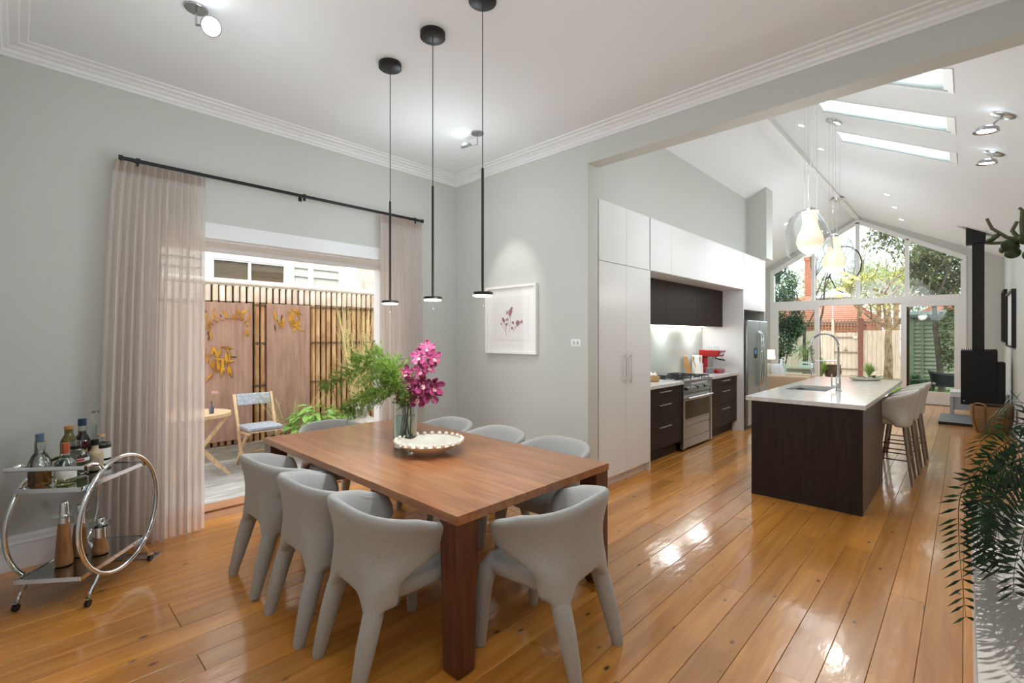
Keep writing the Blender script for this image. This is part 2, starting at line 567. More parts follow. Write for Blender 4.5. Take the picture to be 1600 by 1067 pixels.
# architrave round the courtyard opening, three steps deep
def architrave(mm, y0, y1, zt, w, x):
    for k_, (a, b, t) in enumerate(((0, 1, .018), (.003, .74, .036), (.1, .40, .054), (.006, .1, .066))):
        i0, i1 = w * a, w * b
        mm.box(x - .01, x + t, y0 - i1, y0 - i0, 0, zt + i0 - .0002 * k_)
        mm.box(x - .01, x + t, y1 + i0, y1 + i1, 0, zt + i0 - .0002 * k_)
        mm.box(x - .01, x + t, y0 - i1, y1 + i1, zt + i0, zt + i1)
m = MB(); architrave(m, OY0, OY1, OZ, .136, XW)
struct('trim_architrave', m, TRIM)
m = MB().box(XW - .459, XW - .001, OY0 - .002, OY0 + .03, -.02, OZ - .012).box(XW - .459, XW - .001, OY1 - .03, OY1 + .002, -.02, OZ - .012).box(XW - .459, XW - .001, OY0 - .002, OY1 + .002, OZ - .012, OZ + .005)
m.box(XW - .34, XW - .28, OY0 + .031, OY1 - .031, OZ - .05, OZ - .0125)
struct('trim_reveal', m, TRIM)
sill_ = struct('trim_sill', MB().box(XW - .5, XW - .012, OY0, OY1, -.06, -.004).box(XW - .3, XW - .24, OY0, OY1, -.004, .012), M('sill_wood', '#9a6a4c', .4, col2='#b5825f', scale=6, stretch=(10, 1, 1)))
# glazed door leaf folded back against the right-hand side of the opening
dl = MB()
def door_leaf(name, x0, x1, y, h, sgn=1):
    o = struct(name, frame4('x', x0, x1, .01, h, y, y + .04, .1, .1, .25), TRIM)
    MB().box(x0 + .1, x1 - .1, y + .017, y + .023, .26, h - .1).build('pane', PANE, o)
    MB().box((x0 + x1) / 2 - .015, (x0 + x1) / 2 + .015, y + .006, y + .034, .26, h - .1).build('glazing_bar', TRIM, o)
    MB().tube([(x0 + .05, y - .05, 1.0), (x0 + .05, y, 1.0)], .01, 8).tube([(x0 + .05, y - .045, 1.0), (x0 + .15, y - .045, 1.0)], .009, 8).build('door_handle', CHROME, o, smooth=True)
    return o

# ---- kitchen shell
m = MB()
xs = [RX, -1.16, -.105, .78]
ys = [YK - .05, 4.73, 5.17, 5.8, 6.24, 6.92, 7.36, YG + .1]
def rslab(mm, x0, x1, y0, y1, t=.2):
    mm.hexa([(x0, y0, roof(x0)), (x1, y0, roof(x1)), (x1, y1, roof(x1)), (x0, y1, roof(x0))], [(x0, y0, roof(x0) + t), (x1, y0, roof(x1) + t), (x1, y1, roof(x1) + t), (x0, y1, roof(x0) + t)])
for i in range(3):
    for j in range(7):
        if i == 1 and j in (1, 3, 5): continue
        rslab(m, xs[i], xs[i + 1], ys[j], ys[j + 1], .1)
struct('ceiling_right_slope', m, CEIL)
m = MB(); rslab(m, -4.3, RX, YK - .05, YG + .1)
struct('ceiling_left_slope', m, CEIL)
SKY = mat_clear('skylight_glass', '#f8fbfb', .5)
GEDGE = M('glass_edge', '#b4c6c5', .2)
for i, (a, b) in enumerate(((4.73, 5.17), (5.8, 6.24), (6.92, 7.36))):
    w = struct('window_%d' % (i + 2), MB(), TRIM)
    bpy.data.objects.remove(w)
    mm = MB(); f = .022
    for x0, x1, y0, y1 in ((-1.16, -1.16 + f, a, b), (-.105 - f, -.105, a, b), (-1.16, -.105, a, a + f * .6), (-1.16, -.105, b - f * .6, b)):
        z0 = .0
        mm.hexa([(x0, y0, roof(x0) + z0), (x1, y0, roof(x1) + z0), (x1, y1, roof(x1) + z0), (x0, y1, roof(x0) + z0)],
                [(x0, y0, roof(x0) + .11), (x1, y0, roof(x1) + .11), (x1, y1, roof(x1) + .11), (x0, y1, roof(x0) + .11)])
    # slim flush surround on the ceiling
    for x0, x1, y0, y1 in ((-.105, -.07, a - .02, b + .02), (-1.16, -.105, b, b + .012), (-1.16, -.105, a - .012, a)):
        z0 = -.008
        mm.hexa([(x0, y0, roof(x0) + z0), (x1, y0, roof(x1) + z0), (x1, y1, roof(x1) + z0), (x0, y1, roof(x0) + z0)],
                [(x0, y0, roof(x0)), (x1, y0, roof(x1)), (x1, y1, roof(x1)), (x0, y1, roof(x0))])
    w = struct('window_%d' % (i + 2), mm, TRIM)
    p = MB(); x0, x1 = -1.13, -.135
    p.hexa([(x0, a, roof(x0) + .022), (x1, a, roof(x1) + .022), (x1, b, roof(x1) + .022), (x0, b, roof(x0) + .022)],
           [(x0, a, roof(x0) + .03), (x1, a, roof(x1) + .03), (x1, b, roof(x1) + .03), (x0, b, roof(x0) + .03)])
    p.build('pane', SKY, w)
    e = MB(); y1 = b - .014
    e.hexa([(x0, y1 - .008, roof(x0) + .004), (x1, y1 - .008, roof(x1) + .004), (x1, y1, roof(x1) + .004), (x0, y1, roof(x0) + .004)],
           [(x0, y1 - .008, roof(x0) + .021), (x1, y1 - .008, roof(x1) + .021), (x1, y1, roof(x1) + .021), (x0, y1, roof(x0) + .021)])
    e.build('glass_edge', GEDGE, w)
# ridge beam: a deeper length, then a slimmer one to the gable
m = MB().box(RX - .07, RX + .07, YK, 9.1, 4.3, 4.5).box(RX - .045, RX + .045, 9.1, YG, 4.36, 4.5)
struct('trim_ridge_beam', m, TRIM)

m = MB().box(-3.0, -2.81, YK, 9.0, 2.885, 4.05).box(-3.5, -3.27, YK, 9.4, 0, 2.9)
struct('wall_kitchen_left', m, WALL)
def rakewall(mm, x0, x1, y0, y1, z0):
    mm.hexa([(x0, y0, z0), (x1, y0, z0), (x1, y1, z0), (x0, y1, z0)], [(x0, y0, roof(x0) + .01), (x1, y0, roof(x1) + .01), (x1, y1, roof(x1) + .01), (x0, y1, roof(x0) + .01)])
m = MB(); rakewall(m, -3.0, -2.5, 9.0, 9.36, 2.885); rakewall(m, -4.1, -2.9, 9.36, 9.42, 0); m.box(-3.3, -2.62, 9.3, 9.36, 0, 2.885)
struct('wall_kitchen_return', m, WALL)
m = MB(); rakewall(m, -4.1, -3.95, 9.36, YG + .15, 0)
struct('wall_living_left', m, WALL)
m = MB().box(.568, .72, YK, YG + .15, 0, 3.35)
struct('wall_right', m, WALL)
# gable end
GL, GR, GP = -3.73, -.08, 4.26
def gz(x): return GP - .575 * abs(x - RX)
m = MB()
rakewall(m, -3.96, GL - .08, YG, YG + .15, 0); rakewall(m, GR + .08, .6, YG, YG + .15, 0)
for x0, x1 in ((GL - .08, RX), (RX, GR + .08)):
    m.hexa([(x0, YG, gz(x0) + .09), (x1, YG, gz(x1) + .09), (x1, YG + .15, gz(x1) + .09), (x0, YG + .15, gz(x0) + .09)],
           [(x0, YG, roof(x0) + .01), (x1, YG, roof(x1) + .01), (x1, YG + .15, roof(x1) + .01), (x0, YG + .15, roof(x0) + .01)])
struct('wall_gable', m, WALL)
m = MB()
ya, yb2 = YG - .02, YG + .12
m.box(GL - .09, GL, ya, yb2, 0, gz(GL - .09) + .001).box(GR, GR + .09, ya, yb2, 0, gz(GR + .09) + .001)
for x0, x1 in ((GL - .09, RX), (RX, GR + .09)):
    m.hexa([(x0, ya, gz(x0)), (x1, ya, gz(x1)), (x1, yb2, gz(x1)), (x0, yb2, gz(x0))], [(x0, ya, gz(x0) + .1), (x1, ya, gz(x1) + .1), (x1, yb2, gz(x1) + .1), (x0, yb2, gz(x0) + .1)])
win1 = struct('window_1', m, TRIM)
MB().box(GL, GR, ya - .01, yb2, 2.3, 2.44).build('transom', TRIM, win1)
mx_ = [GL, -2.826, RX, -.978, GR]
for x in mx_[1:-1]:
    MB().box(x - .035, x + .035, ya, yb2, 2.44, gz(x) + .02).build('mullion', TRIM, win1)
for x0, x1 in zip(mx_, mx_[1:]):
    MB().hexa([(x0, YG + .05, 2.44), (x1, YG + .05, 2.44), (x1, YG + .058, 2.44), (x0, YG + .058, 2.44)],
              [(x0, YG + .05, gz(x0)), (x1, YG + .05, gz(x1)), (x1, YG + .058, gz(x1)), (x0, YG + .058, gz(x0))]).build('pane', PANE, win1)
BROWN = M('oiled_timber', '#8a6748', .5)
for i, (x0, x1, br) in enumerate(((-3.73, -2.69, 0), (-1.08, -.08, 1))):
    d = struct('door_%d' % (i + 2), frame4('x', x0, x1, .013, 2.299, ya, ya + .06, .1, .1, .28), TRIM)
    MB().box(x0 + .1, x1 - .1, ya + .03, ya + .038, .29, 2.2).build('pane', PANED, d)
    if br: MB().box(x0 + .1, x0 + .15, ya + .04, ya + .1, .29, 2.2).build('timber_edge', BROWN, d)
struct('trim_door_track', MB().box(GL, GR, ya, yb2, -.02, .012), M('track', '#6b5a4d', .4))
# ================================================================ DINING ROOM
# ---- table
TZ = .735
TX0, TX1, TY0, TY1 = -3.97, -1.615, 1.34, 2.565
t = thing('dining_table', 'long reddish timber dining table with square tapered legs', 'table', ((TX0 + TX1) / 2, (TY0 + TY1) / 2, 0))
NP = 8
for i in range(NP):
    a = TY0 + (TY1 - TY0) * i / NP; b = TY0 + (TY1 - TY0) * (i + 1) / NP
    MB().box(TX0, TX1, a + .0002, b - .0002, TZ - .042, TZ).build('plank', TABLEW, t, bevel=.0007, seg=1)
m = MB()
for (y0, y1) in ((TY0 + .19, TY0 + .215), (TY1 - .215, TY1 - .19)):
    MB().box(TX0 + .26, TX1 - .26, y0, y1, TZ - .10, TZ - .0425).build('apron', TABLED, t)
for (x0, x1) in ((TX0 + .235, TX0 + .26), (TX1 - .26, TX1 - .235)):
    MB().box(x0, x1, TY0 + .19, TY1 - .19, TZ - .10, TZ - .0425).build('apron', TABLED, t)
for sx, xx in ((1, TX0 + .004), (-1, TX1 - .004)):
    for sy, yy in ((1, TY0 + .004), (-1, TY1 - .004)):
        def sq(w, z): 
            q = [(xx, yy, z), (xx + sx * w, yy, z), (xx + sx * w, yy + sy * w, z), (xx, yy + sy * w, z)]
            return q if sx * sy > 0 else q[::-1]
        mm = MB(); mm.hexa(sq(.105, .02), sq(.128, TZ - .0425))
        i_ = .012
        cx, cy = xx + sx * .052, yy + sy * .052
        lo = [(cx + (x - cx) * .82, cy + (y - cy) * .82, 0) for x, y, z in sq(.105, 0)]
        mm.hexa(lo, sq(.105, .02))
        mm.build('leg', TABLED, t, bevel=.004)

# ---- upholstered dining chairs: wrap-round shell back, padded seat, four covered legs. front faces +y
def shell_fn(hw0, hw1, yb0, yb1, yf, zbot, ztop, ex=.62):
    def fn(u, v):
        s_ = u * 2 - 1
        a = abs(s_); sg = -1 if s_ < 0 else 1
        th = a * PI / 2
        hw = hw0 + (hw1 - hw0) * v ** 2.2
        yb = yb0 + (yb1 - yb0) * v ** 2.2
        f = yf(v)
        x = hw * math.sin(th) ** ex * sg
        y = f - (f - yb) * max(0, math.cos(th)) ** ex
        zt = ztop(a); zb = zbot(a)
        return Vector((x, y, zb + (zt - zb) * v))
    return fn
def thick_shell(fn, nu, nv, th):
    """closed padded shell: outer face offset along the outward normal, rounded rim"""
    P_ = [[fn(i / (nu - 1), j / (nv - 1)) for j in range(nv)] for i in range(nu)]
    mm = MB()
    N_ = [[None] * nv for _ in range(nu)]
    for i in range(nu):
        for j in range(nv):
            du = P_[min(i + 1, nu - 1)][j] - P_[max(i - 1, 0)][j]
            dv = P_[i][min(j + 1, nv - 1)] - P_[i][max(j - 1, 0)]
            N_[i][j] = du.cross(dv).normalized()
    for side in (1, -1):
        for i in range(nu):
            for j in range(nv):
                mm.v.append(tuple(P_[i][j] + N_[i][j] * (th(i / (nu - 1), j / (nv - 1)) if callable(th) else th) / 2 * side))
    o = nu * nv
    for i in range(nu - 1):
        for j in range(nv - 1):
            a = i * nv + j; b = a + nv
            mm.f.append((a, b, b + 1, a + 1)); mm.f.append((o + a, o + a + 1, o + b + 1, o + b))
    # rim strips with a mid row for roundness
    rim = [(i, 0) for i in range(nu)] + [(nu - 1, j) for j in range(1, nv)] + [(i, nv - 1) for i in range(nu - 2, -1, -1)] + [(0, j) for j in range(nv - 2, 0, -1)]
    k0 = len(mm.v)
    for (i, j) in rim:
        e = Vector((0, 0, 0))
        if j == 0: e += P_[i][0] - P_[i][1]
        if j == nv - 1: e += P_[i][nv - 1] - P_[i][nv - 2]
        if i == 0: e += P_[0][j] - P_[1][j]
        if i == nu - 1: e += P_[nu - 1][j] - P_[nu - 2][j]
        mm.v.append(tuple(P_[i][j] + e.normalized() * (th(.0, 1.) if callable(th) else th) * .42))
    R_ = len(rim)
    for q in range(R_):
        (i, j), (i2, j2) = rim[q], rim[(q + 1) % R_]
        a, b = i * nv + j, i2 * nv + j2
        mm.f.append((a, k0 + q, k0 + (q + 1) % R_, b))
        mm.f.append((o + b, k0 + (q + 1) % R_, k0 + q, o + a))
    return mm

def make_chair(label, loc, rz):
    t = thing('dining_chair', label, 'chair', (0, 0, 0), 0, 'upholstered chairs round the dining table')
    def sm(a, b, x):
        u = max(0, min(1, (x - a) / (b - a))); return u * u * (3 - 2 * u)
    yf = lambda v: -.09 + .245 * sm(.26, .66, v) - .02 * sm(.8, 1, v)
    zb = lambda a: .41 - .105 * sm(.12, .5, a) + .055 * sm(.56, .85, a)
    zt = lambda a: .768 - .075 * a ** 1.5 - .03 * sm(.86, 1, a)
    fn = shell_fn(.225, .288, -.192, -.236, yf, zb, zt, .62)
    thick_shell(fn, 33, 13, lambda u, v: .048 + .044 * math.exp(-((abs(2 * u - 1) - .5) / .17) ** 2) * math.exp(-(v / .24) ** 2)).build('backrest', FABRIC, t, sub=1)
    # the seat: padded block whose sides drop into the front legs
    m = MB()
    prof = [(-.16, .34, .46, .19), (-.1, .345, .465, .215), (.1, .35, .47, .228), (.23, .36, .462, .232), (.272, .37, .44, .225)]
    rows = []
    for y, z0, z1, w in prof:
        rows.append([(-w * .82, y, z0), (-w, y, z0 + .02), (-w, y, z1 - .03), (-w * .86, y, z1), (w * .86, y, z1), (w, y, z1 - .03), (w, y, z0 + .02), (w * .82, y, z0)])
    k0 = 0
    for r_ in rows: m.v += r_
    for i in range(len(rows) - 1):
        for j in range(8):
            m.f.append((i * 8 + j, i * 8 + (j + 1) % 8, (i + 1) * 8 + (j + 1) % 8, (i + 1) * 8 + j))
    m.f.append(tuple(range(7, -1, -1))); m.f.append(tuple(range(32, 40)))
    m.build('seat', FABRIC, t, sub=2)
    for s_ in (-1, 1):
        MB().tube([(s_ * .17, -.13, .46), (s_ * .182, -.155, .39), (s_ * .187, -.178, .32), (s_ * .193, -.213, .2), (s_ * .2, -.262, .012), (s_ * .2, -.262, .0)],
                  [.028, .036, .045, .042, .029, .026], 12).build('leg', FABRIC, t, smooth=True)
        MB().tube([(s_ * .18, .21, .44), (s_ * .205, .238, .38), (s_ * .215, .25, .3), (s_ * .22, .258, .2), (s_ * .226, .27, .012), (s_ * .226, .27, 0)],
                  [.034, .046, .040, .036, .027, .024], 12).build('leg', FABRIC, t, smooth=True)
        # seam between seat and shell
        MB().tube([(s_ * .208, -.09, .36), (s_ * .226, -.084, .41), (s_ * .23, -.065, .455)], .0035, 5).build('seam', M('seam', '#4a4846', .8), t)
    t.location = loc; t.rotation_euler = (0, 0, rz)
    return t
ch = [
    ((-3.20, 1.225, 0), 0, 'grey upholstered chair nearest the courtyard opening on the near long side'),
    ((-2.575, 1.225, 0), 0, 'grey upholstered chair in the middle of the near long side'),
    ((-2.025, 1.25, 0), -.05, 'grey upholstered chair nearest the table corner on the near long side'),
    ((-1.495, 1.845, 0), PI / 2 + .1, 'grey upholstered chair pulled up at the kitchen end of the table'),
    ((-3.90, 1.90, 0), -PI / 2, 'grey upholstered chair at the curtain end of the table'),
    ((-3.38, 2.60, 0), PI, 'grey upholstered chair behind the glass vase on the far side'),
    ((-2.76, 2.60, 0), PI, 'grey upholstered chair below the framed flower print'),
    ((-2.14, 2.60, 0), PI, 'grey upholstered chair on the far side beside the wall end'),
]
c0 = make_chair(ch[0][2], ch[0][0], ch[0][1])
for loc, rz, lab in ch[1:]:
    dup(c0, loc, rz, lab)

# ---- pendant lamps over the table
LED = M('led_disc', '#fff6e8', .4, emit='#fff1dc', estr=7)
def pendant(x, y, zr, label):
    t = thing('pendant_lamp', label, 'lamp', (x, y, CZ), 0, 'slim black pendants over the table')
    m = MB().lathe([(0, CZ - .034), (.074, CZ - .034), (.078, CZ - .031), (.078, CZ), (0, CZ)], (x, y, 0), 32)
    m.build('canopy', BLACK, t, smooth=True)
    MB().tube([(x, y, CZ - .034), (x, y, 2.469)], .0028, 6).build('cable', M('cable', '#3b3b3b', .5), t)
    MB().tube([(x, y, 2.469), (x, y, 1.775)], .0075, 10).build('rod', BLACK, t, smooth=True)
    d = MB().lathe([(0, 1.776), (.055, 1.776), (.058, 1.773), (.058, 1.760), (.05, 1.758), (0, 1.758)][::-1], (x, y, 0), 32).build('disc', BLACK, t, smooth=True)
    MB().lathe([(0, 1.7522), (.052, 1.7522), (.054, 1.7575), (0, 1.7575)], (x, y, 0), 32).build('diffuser', LED, t, smooth=True)
    MB().tube([(x + .004, y, 1.752), (x + .004, y, 1.70)], .0024, 6).build('touch_stick', CHROME, t)
for x, lab in ((-2.905, 'black disc pendant hanging in front of the courtyard curtain'), (-2.415, 'black disc pendant hanging in the middle of the three'), (-1.955, 'black disc pendant hanging in front of the flower print')):
    pendant(x, 1.805, 0, lab)

# ---- ceiling spots of the dining room
SPOTGLOW = M('spot_glow', '#ffffff', .3, emit='#fff6ea', estr=14)
def ceiling_spot(name, label, p, head, to, R=.06, group=None):
    """round plate on the ceiling, a stem, a crossed arm and a tilted disc lamp"""
    p = Vector(p); h = Vector(head); d = (Vector(to) - h).normalized()
    t = thing(name, label, 'spotlight', p, 0, group)
    nrm = Vector((0, 0, -1))
    MB().lathe([(0, -.012), (R * .95, -.012), (R, -.008), (R, 0), (0, 0)], p, 28).build('plate', STEEL, t, smooth=True)
    j = Vector((p.x, p.y, h.z))
    MB().tube([p, j], .006, 8).build('stem', STEEL, t, smooth=True)
    MB().tube([j, h], .006, 8).build('arm', STEEL, t, smooth=True)
    R3 = d.to_track_quat('Z', 'Y').to_matrix()
    MB().lathe([(0, -.03), (.022, -.03), (.05, -.012), (.056, .012), (.05, .012), (.04, -.004), (0, -.01)], h, 28, R3).build('lamp_head', STEEL, t, smooth=True)
    MB().lathe([(0, -.004), (.03, -.002), (.042, .006), (0, .006)], h, 24, R3).build('bulb', SPOTGLOW, t, smooth=True)
    for k in range(12):
        a = k / 12 * 2 * PI
        q = Vector((math.cos(a), math.sin(a), 0))
        MB().bar(h + R3 @ (q * .03 + Vector((0, 0, .008))), h + R3 @ (q * .05 + Vector((0, 0, .012))), .003, .002).build('fin', CHROME, t)
    return t
ceiling_spot('ceiling_spot', 'round chrome spotlight on the dining ceiling near the left cornice', (-3.22, .72, CZ), (-3.17, .78, CZ - .10), (-2.2, .9, CZ - .7))
ceiling_spot('ceiling_spot', 'chrome ceiling spotlight shining at the flower print', (-3.30, 2.98, CZ), (-3.40, 2.93, CZ - .11), (-3.55, 3.7, 1.9))

# ---- framed flower print
t = thing('framed_print', 'white framed print of dried purple flowers on the pale wall', 'picture', (-3.565, YW, 1.335))
x0, x1, z0, z1 = -3.944, -3.185, 1.337, 2.078
d0, d1 = YW - .042, YW - .003
frame4('x', x0, x1, z0, z1, d0, d1, .028, .028, .028).build('frame', M('white_frame', '#f2f0ec', .35), t, bevel=.002)
MB().box(x0 + .028, x1 - .028, YW - .02, YW - .004, z0 + .028, z1 - .028).build('mount', M('mount', '#f4f2ee', .8), t)
MB().box(x0 + .11, x1 - .11, YW - .024, YW - .0201, z0 + .15, z1 - .12).build('print', M('print_paper', '#f0ede8', .85), t)
FL1 = M('pressed_petal', '#8d5a6b', .8, col2='#b98a92', scale=60); FL2 = M('pressed_stem', '#b58f86', .8)
cx = (x0 + x1) / 2; zc = 1.70
rf = random.Random(5)
st = MB(); pe = MB()
def flower(x, z, r, n):
    for k in range(n):
        a = 2 * PI * k / n + rf.uniform(-.2, .2)
        st_ = Vector((x, YW - .0255, z))
        pe.leaf(st_, (math.cos(a), 0, math.sin(a)), (0, -1, 0), r * rf.uniform(.7, 1.15), r * .5, 0, .04)
for (bx, bz, tx, tz, r, n_) in ((-.01, -.13, .0, .09, .04, 11), (-.06, -.17, -.10, .0, .03, 8), (.04, -.12, .115, -.03, .038, 9)):
    st.tube([(cx + bx, YW - .0248, zc + bz), (cx + (bx + tx) / 2 + .01, YW - .0248, zc + (bz + tz) / 2), (cx + tx, YW - .0248, zc + tz)], .002, 5)
    flower(cx + tx, zc + tz, r, n_)
    for k in range(4):
        u_ = rf.uniform(.4, 1); qx = cx + bx + (tx - bx) * u_ + rf.uniform(-.06, .06); qz = zc + bz + (tz - bz) * u_ + rf.uniform(-.03, .05)
        st.tube([(cx + bx + (tx - bx) * (u_ - .2), YW - .0248, zc + bz + (tz - bz) * (u_ - .2)), (qx, YW - .0248, qz)], .0015, 5)
        flower(qx, qz, r * .65, 6)
st.build('pressed_stem', FL2, t); pe.build('pressed_flower', FL1, t)
MB().box(x0 + .028, x1 - .028, YW - .033, YW - .031, z0 + .028, z1 - .028).build('pane', mat_clear('picture_glass', '#ffffff', .45), t)

# ---- double light switch beside the opening
t = thing('light_switch', 'white two-button switch plate near the wall end', 'switch', (-2.705, YW, 1.465))
MB().box(-2.763, -2.648, YW - .009, YW, 1.43, 1.50).build('plate', M('switch_white', '#f1f1f0', .3), t, bevel=.003)
for dx in (-.022, .022):
    MB().box(-2.705 + dx - .011, -2.705 + dx + .011, YW - .013, YW - .0085, 1.45, 1.48).build('button', M('switch_grey', '#bdbbb9', .4), t, bevel=.001)

# ---- curtain track and the two curtains
t = thing('curtain_rail', 'black metal curtain rail above the courtyard opening', 'curtain rail', (XW, 1.83, 2.81))
rx = XW + .1
MB().box(rx - .011, rx + .011, .513, 3.155, 2.805, 2.829).build('rail', BLACK, t, bevel=.002)
for y in (.52, 3.148): MB().box(rx - .015, rx + .015, y - .012, y + .012, 2.80, 2.834).build('end_cap', BLACK, t, bevel=.002)
for y in (.62, 1.836, 3.05):
    m = MB().box(XW, rx + .012, y - .012, y + .012, 2.829, 2.836).box(rx - .008, rx + .008, y - .01, y + .01, 2.775, 2.805).box(XW, XW + .006, y - .015, y + .015, 2.79, 2.84)
    m.build('bracket', BLACK, t)
SHEER = mat_sheer('linen_sheer', '#eee6e1', .22)
def curtain(label, y0, y1, b0, b1, nf, xo, bx):
    rc = random.Random(nf)
    ph = [rc.uniform(-.4, .4) for _ in range(nf + 2)]
    t = thing('curtain', label, 'curtain', (rx, (y0 + y1) / 2, 0), 0, 'linen curtains at the courtyard opening')
    NU, NV = nf * 12 + 1, 26
    def fn(u, v):
        z = 2.80 + (.004 - 2.80) * v
        w = v ** .6
        y = (y0 + (y1 - y0) * u) * (1 - w) + (b0 + (b1 - b0) * u) * w
        k = u * nf
        i = int(k); fr = k - i
        p = ph[min(i, nf)] * (1 - fr) + ph[min(i + 1, nf + 1)] * fr
        amp = .02 * (1 - w) + (.05 + .02 * math.sin(3 * u + nf)) * w
        amp *= .75 + .25 * math.sin(i * 2.1)
        q = 2 * PI * (u * nf) + p * w * 1.6
        pinch = 1 - .35 * math.exp(-((v - .035) / .025) ** 2)
        x = rx + xo * w + amp * pinch * math.sin(q) + bx * w * u
        y += amp * .35 * math.sin(2 * q) * min(1, 8 * u, 8 * (1 - u))
        return Vector((max(x, XW + .012), y, z))
    MB().grid(fn, NU, NV).build('drape', SHEER, t, smooth='all')
    # heading tape along the top
    def tape(u, v):
        p = fn(u, .001 + .028 * v); return p + Vector((.0015, 0, 0))
    MB().grid(tape, NU, 3).build('heading_tape', mat_sheer('tape', '#d8ccc4', .05) if 'tape' not in MATS else MATS['tape'], t, smooth='all')
curtain('beige linen curtain drawn to the drinks trolley side of the opening',   .49, 1.05, .38, 1.03, 13, .05, .0)
curtain('beige linen curtain drawn to the wall corner side of the opening', 2.62, 3.14, 2.6, 3.15, 14, .03, .0)

# ---- floor register behind the trolley
t = thing('floor_vent', 'grey metal floor vent grille under the curtain', 'vent', (-4.16, .56, 0))
frame = MB()
def vr(u, v, w): return Vector((-4.16, .56, 0)) + Vector((.63, .77, 0)) * u + Vector((-.77, .63, 0)) * v + Vector((0, 0, w))
for u0, u1, v0, v1 in ((-.15, .15, -.05, -.04), (-.15, .15, .04, .05), (-.15, -.14, -.04, .04), (.14, .15, -.04, .04)):
    frame.hexa([vr(u0, v0, 0), vr(u1, v0, 0), vr(u1, v1, 0), vr(u0, v1, 0)], [vr(u0, v0, .006), vr(u1, v0, .006), vr(u1, v1, .006), vr(u0, v1, .006)])
frame.build('frame', M('vent_grey', '#8f8f8d', .4, .6), t)
for k in range(13):
    u = -.13 + k * .0215
    MB().hexa([vr(u, -.04, .001), vr(u + .008, -.04, .001), vr(u + .008, .04, .001), vr(u, .04, .001)], [vr(u, -.04, .005), vr(u + .008, -.04, .005), vr(u + .008, .04, .005), vr(u, .04, .005)]).build('slat', MATS['vent_grey'], t)
# ---- drinks trolley: two mirrored shelves carried by two big rings on castors
TO = Vector((-3.57, .25, 0)); TU = Vector((-.775, .632, 0)).normalized(); TV = Vector((-.632, -.775, 0)).normalized()
def tp(s_, w, z): return TO + TU * s_ + TV * w + Vector((0, 0, z))
t = thing('drinks_trolley', 'chrome drinks trolley with two large rings and mirrored shelves', 'trolley', tp(.285, .17, 0))
MIRROR = M('mirror_shelf', '#c4c9c9', .14, 1)
for z, nm in ((.182, 'shelf'), (.682, 'shelf')):
    s0, s1, w0, w1 = 0, .575, .0, .34
    m = MB()
    for a0, a1, b0, b1 in ((s0, s1, w0, w0 + .012), (s0, s1, w1 - .012, w1), (s0, s0 + .012, w0 + .012, w1 - .012), (s1 - .012, s1, w0 + .012, w1 - .012)):
        q = [tp(a0, b0, z - .022), tp(a0, b1, z - .022), tp(a1, b1, z - .022), tp(a1, b0, z - .022)]
        m.hexa(q, [p + Vector((0, 0, .025)) for p in q])
    sh = m.build(nm, CHROME, t, bevel=.002)
    q = [tp(s0 + .012, w0 + .012, z - .008), tp(s0 + .012, w1 - .012, z - .008), tp(s1 - .012, w1 - .012, z - .008), tp(s1 - .012, w0 + .012, z - .008)]
    MB().hexa(q, [p + Vector((0, 0, .006)) for p in q]).build('mirror', MIRROR, sh)
for w in (-.012, .352):
    c = tp(.31, w, .437)
    MB().tube(arc(c, .345, 0, 2 * PI * 71 / 72, 72, TU, (0, 0, 1)), .0125, 12, closed=True).build('ring', CHROME, t, smooth=True)
    for s_, sgn in ((.065, -1), (.555, 1)):
        sx = .31 + sgn * .19
        p0 = tp(sx, w, .437 - math.sqrt(.345 ** 2 - .19 ** 2) - .004)
        p1 = tp(.31 + sgn * .25, w, .082)
        lg = MB().tube([p0, (p0 + p1) / 2 + Vector((0, 0, -.006)), p1, tp(.31 + sgn * .262, w, .06)], .011, 8).build('leg', CHROME, t, smooth=True)
        cp = tp(.31 + sgn * .262, w, 0)
        MB().tube([cp + Vector((0, 0, .064)), cp + Vector((0, 0, .042))], .009, 8).bar(cp + Vector((0, 0, .046)), cp + Vector((0, 0, .046)) + TU * .028 * sgn, .024, .008).build('castor_fork', CHROME, lg)
        wc = cp + TU * .016 * sgn + Vector((0, 0, .0195))
        MB().tube([wc - TV * .009, wc + TV * .009], .0195, 16).build('castor_wheel', BLACK, lg, smooth=True)
m = MB().tube([tp(-.01, -.03, .795), tp(-.01, .37, .795)], .0125, 10)
hb = m.build('handle_bar', CHROME, t, smooth=True)
for w in (-.012, .352):
    MB().tube([tp(-.01, w, .795), tp(.05, w, .80), tp(.11, w, .782), tp(.15, w, .745)], .0115, 8).build('handle_arm', CHROME, hb, smooth=True)

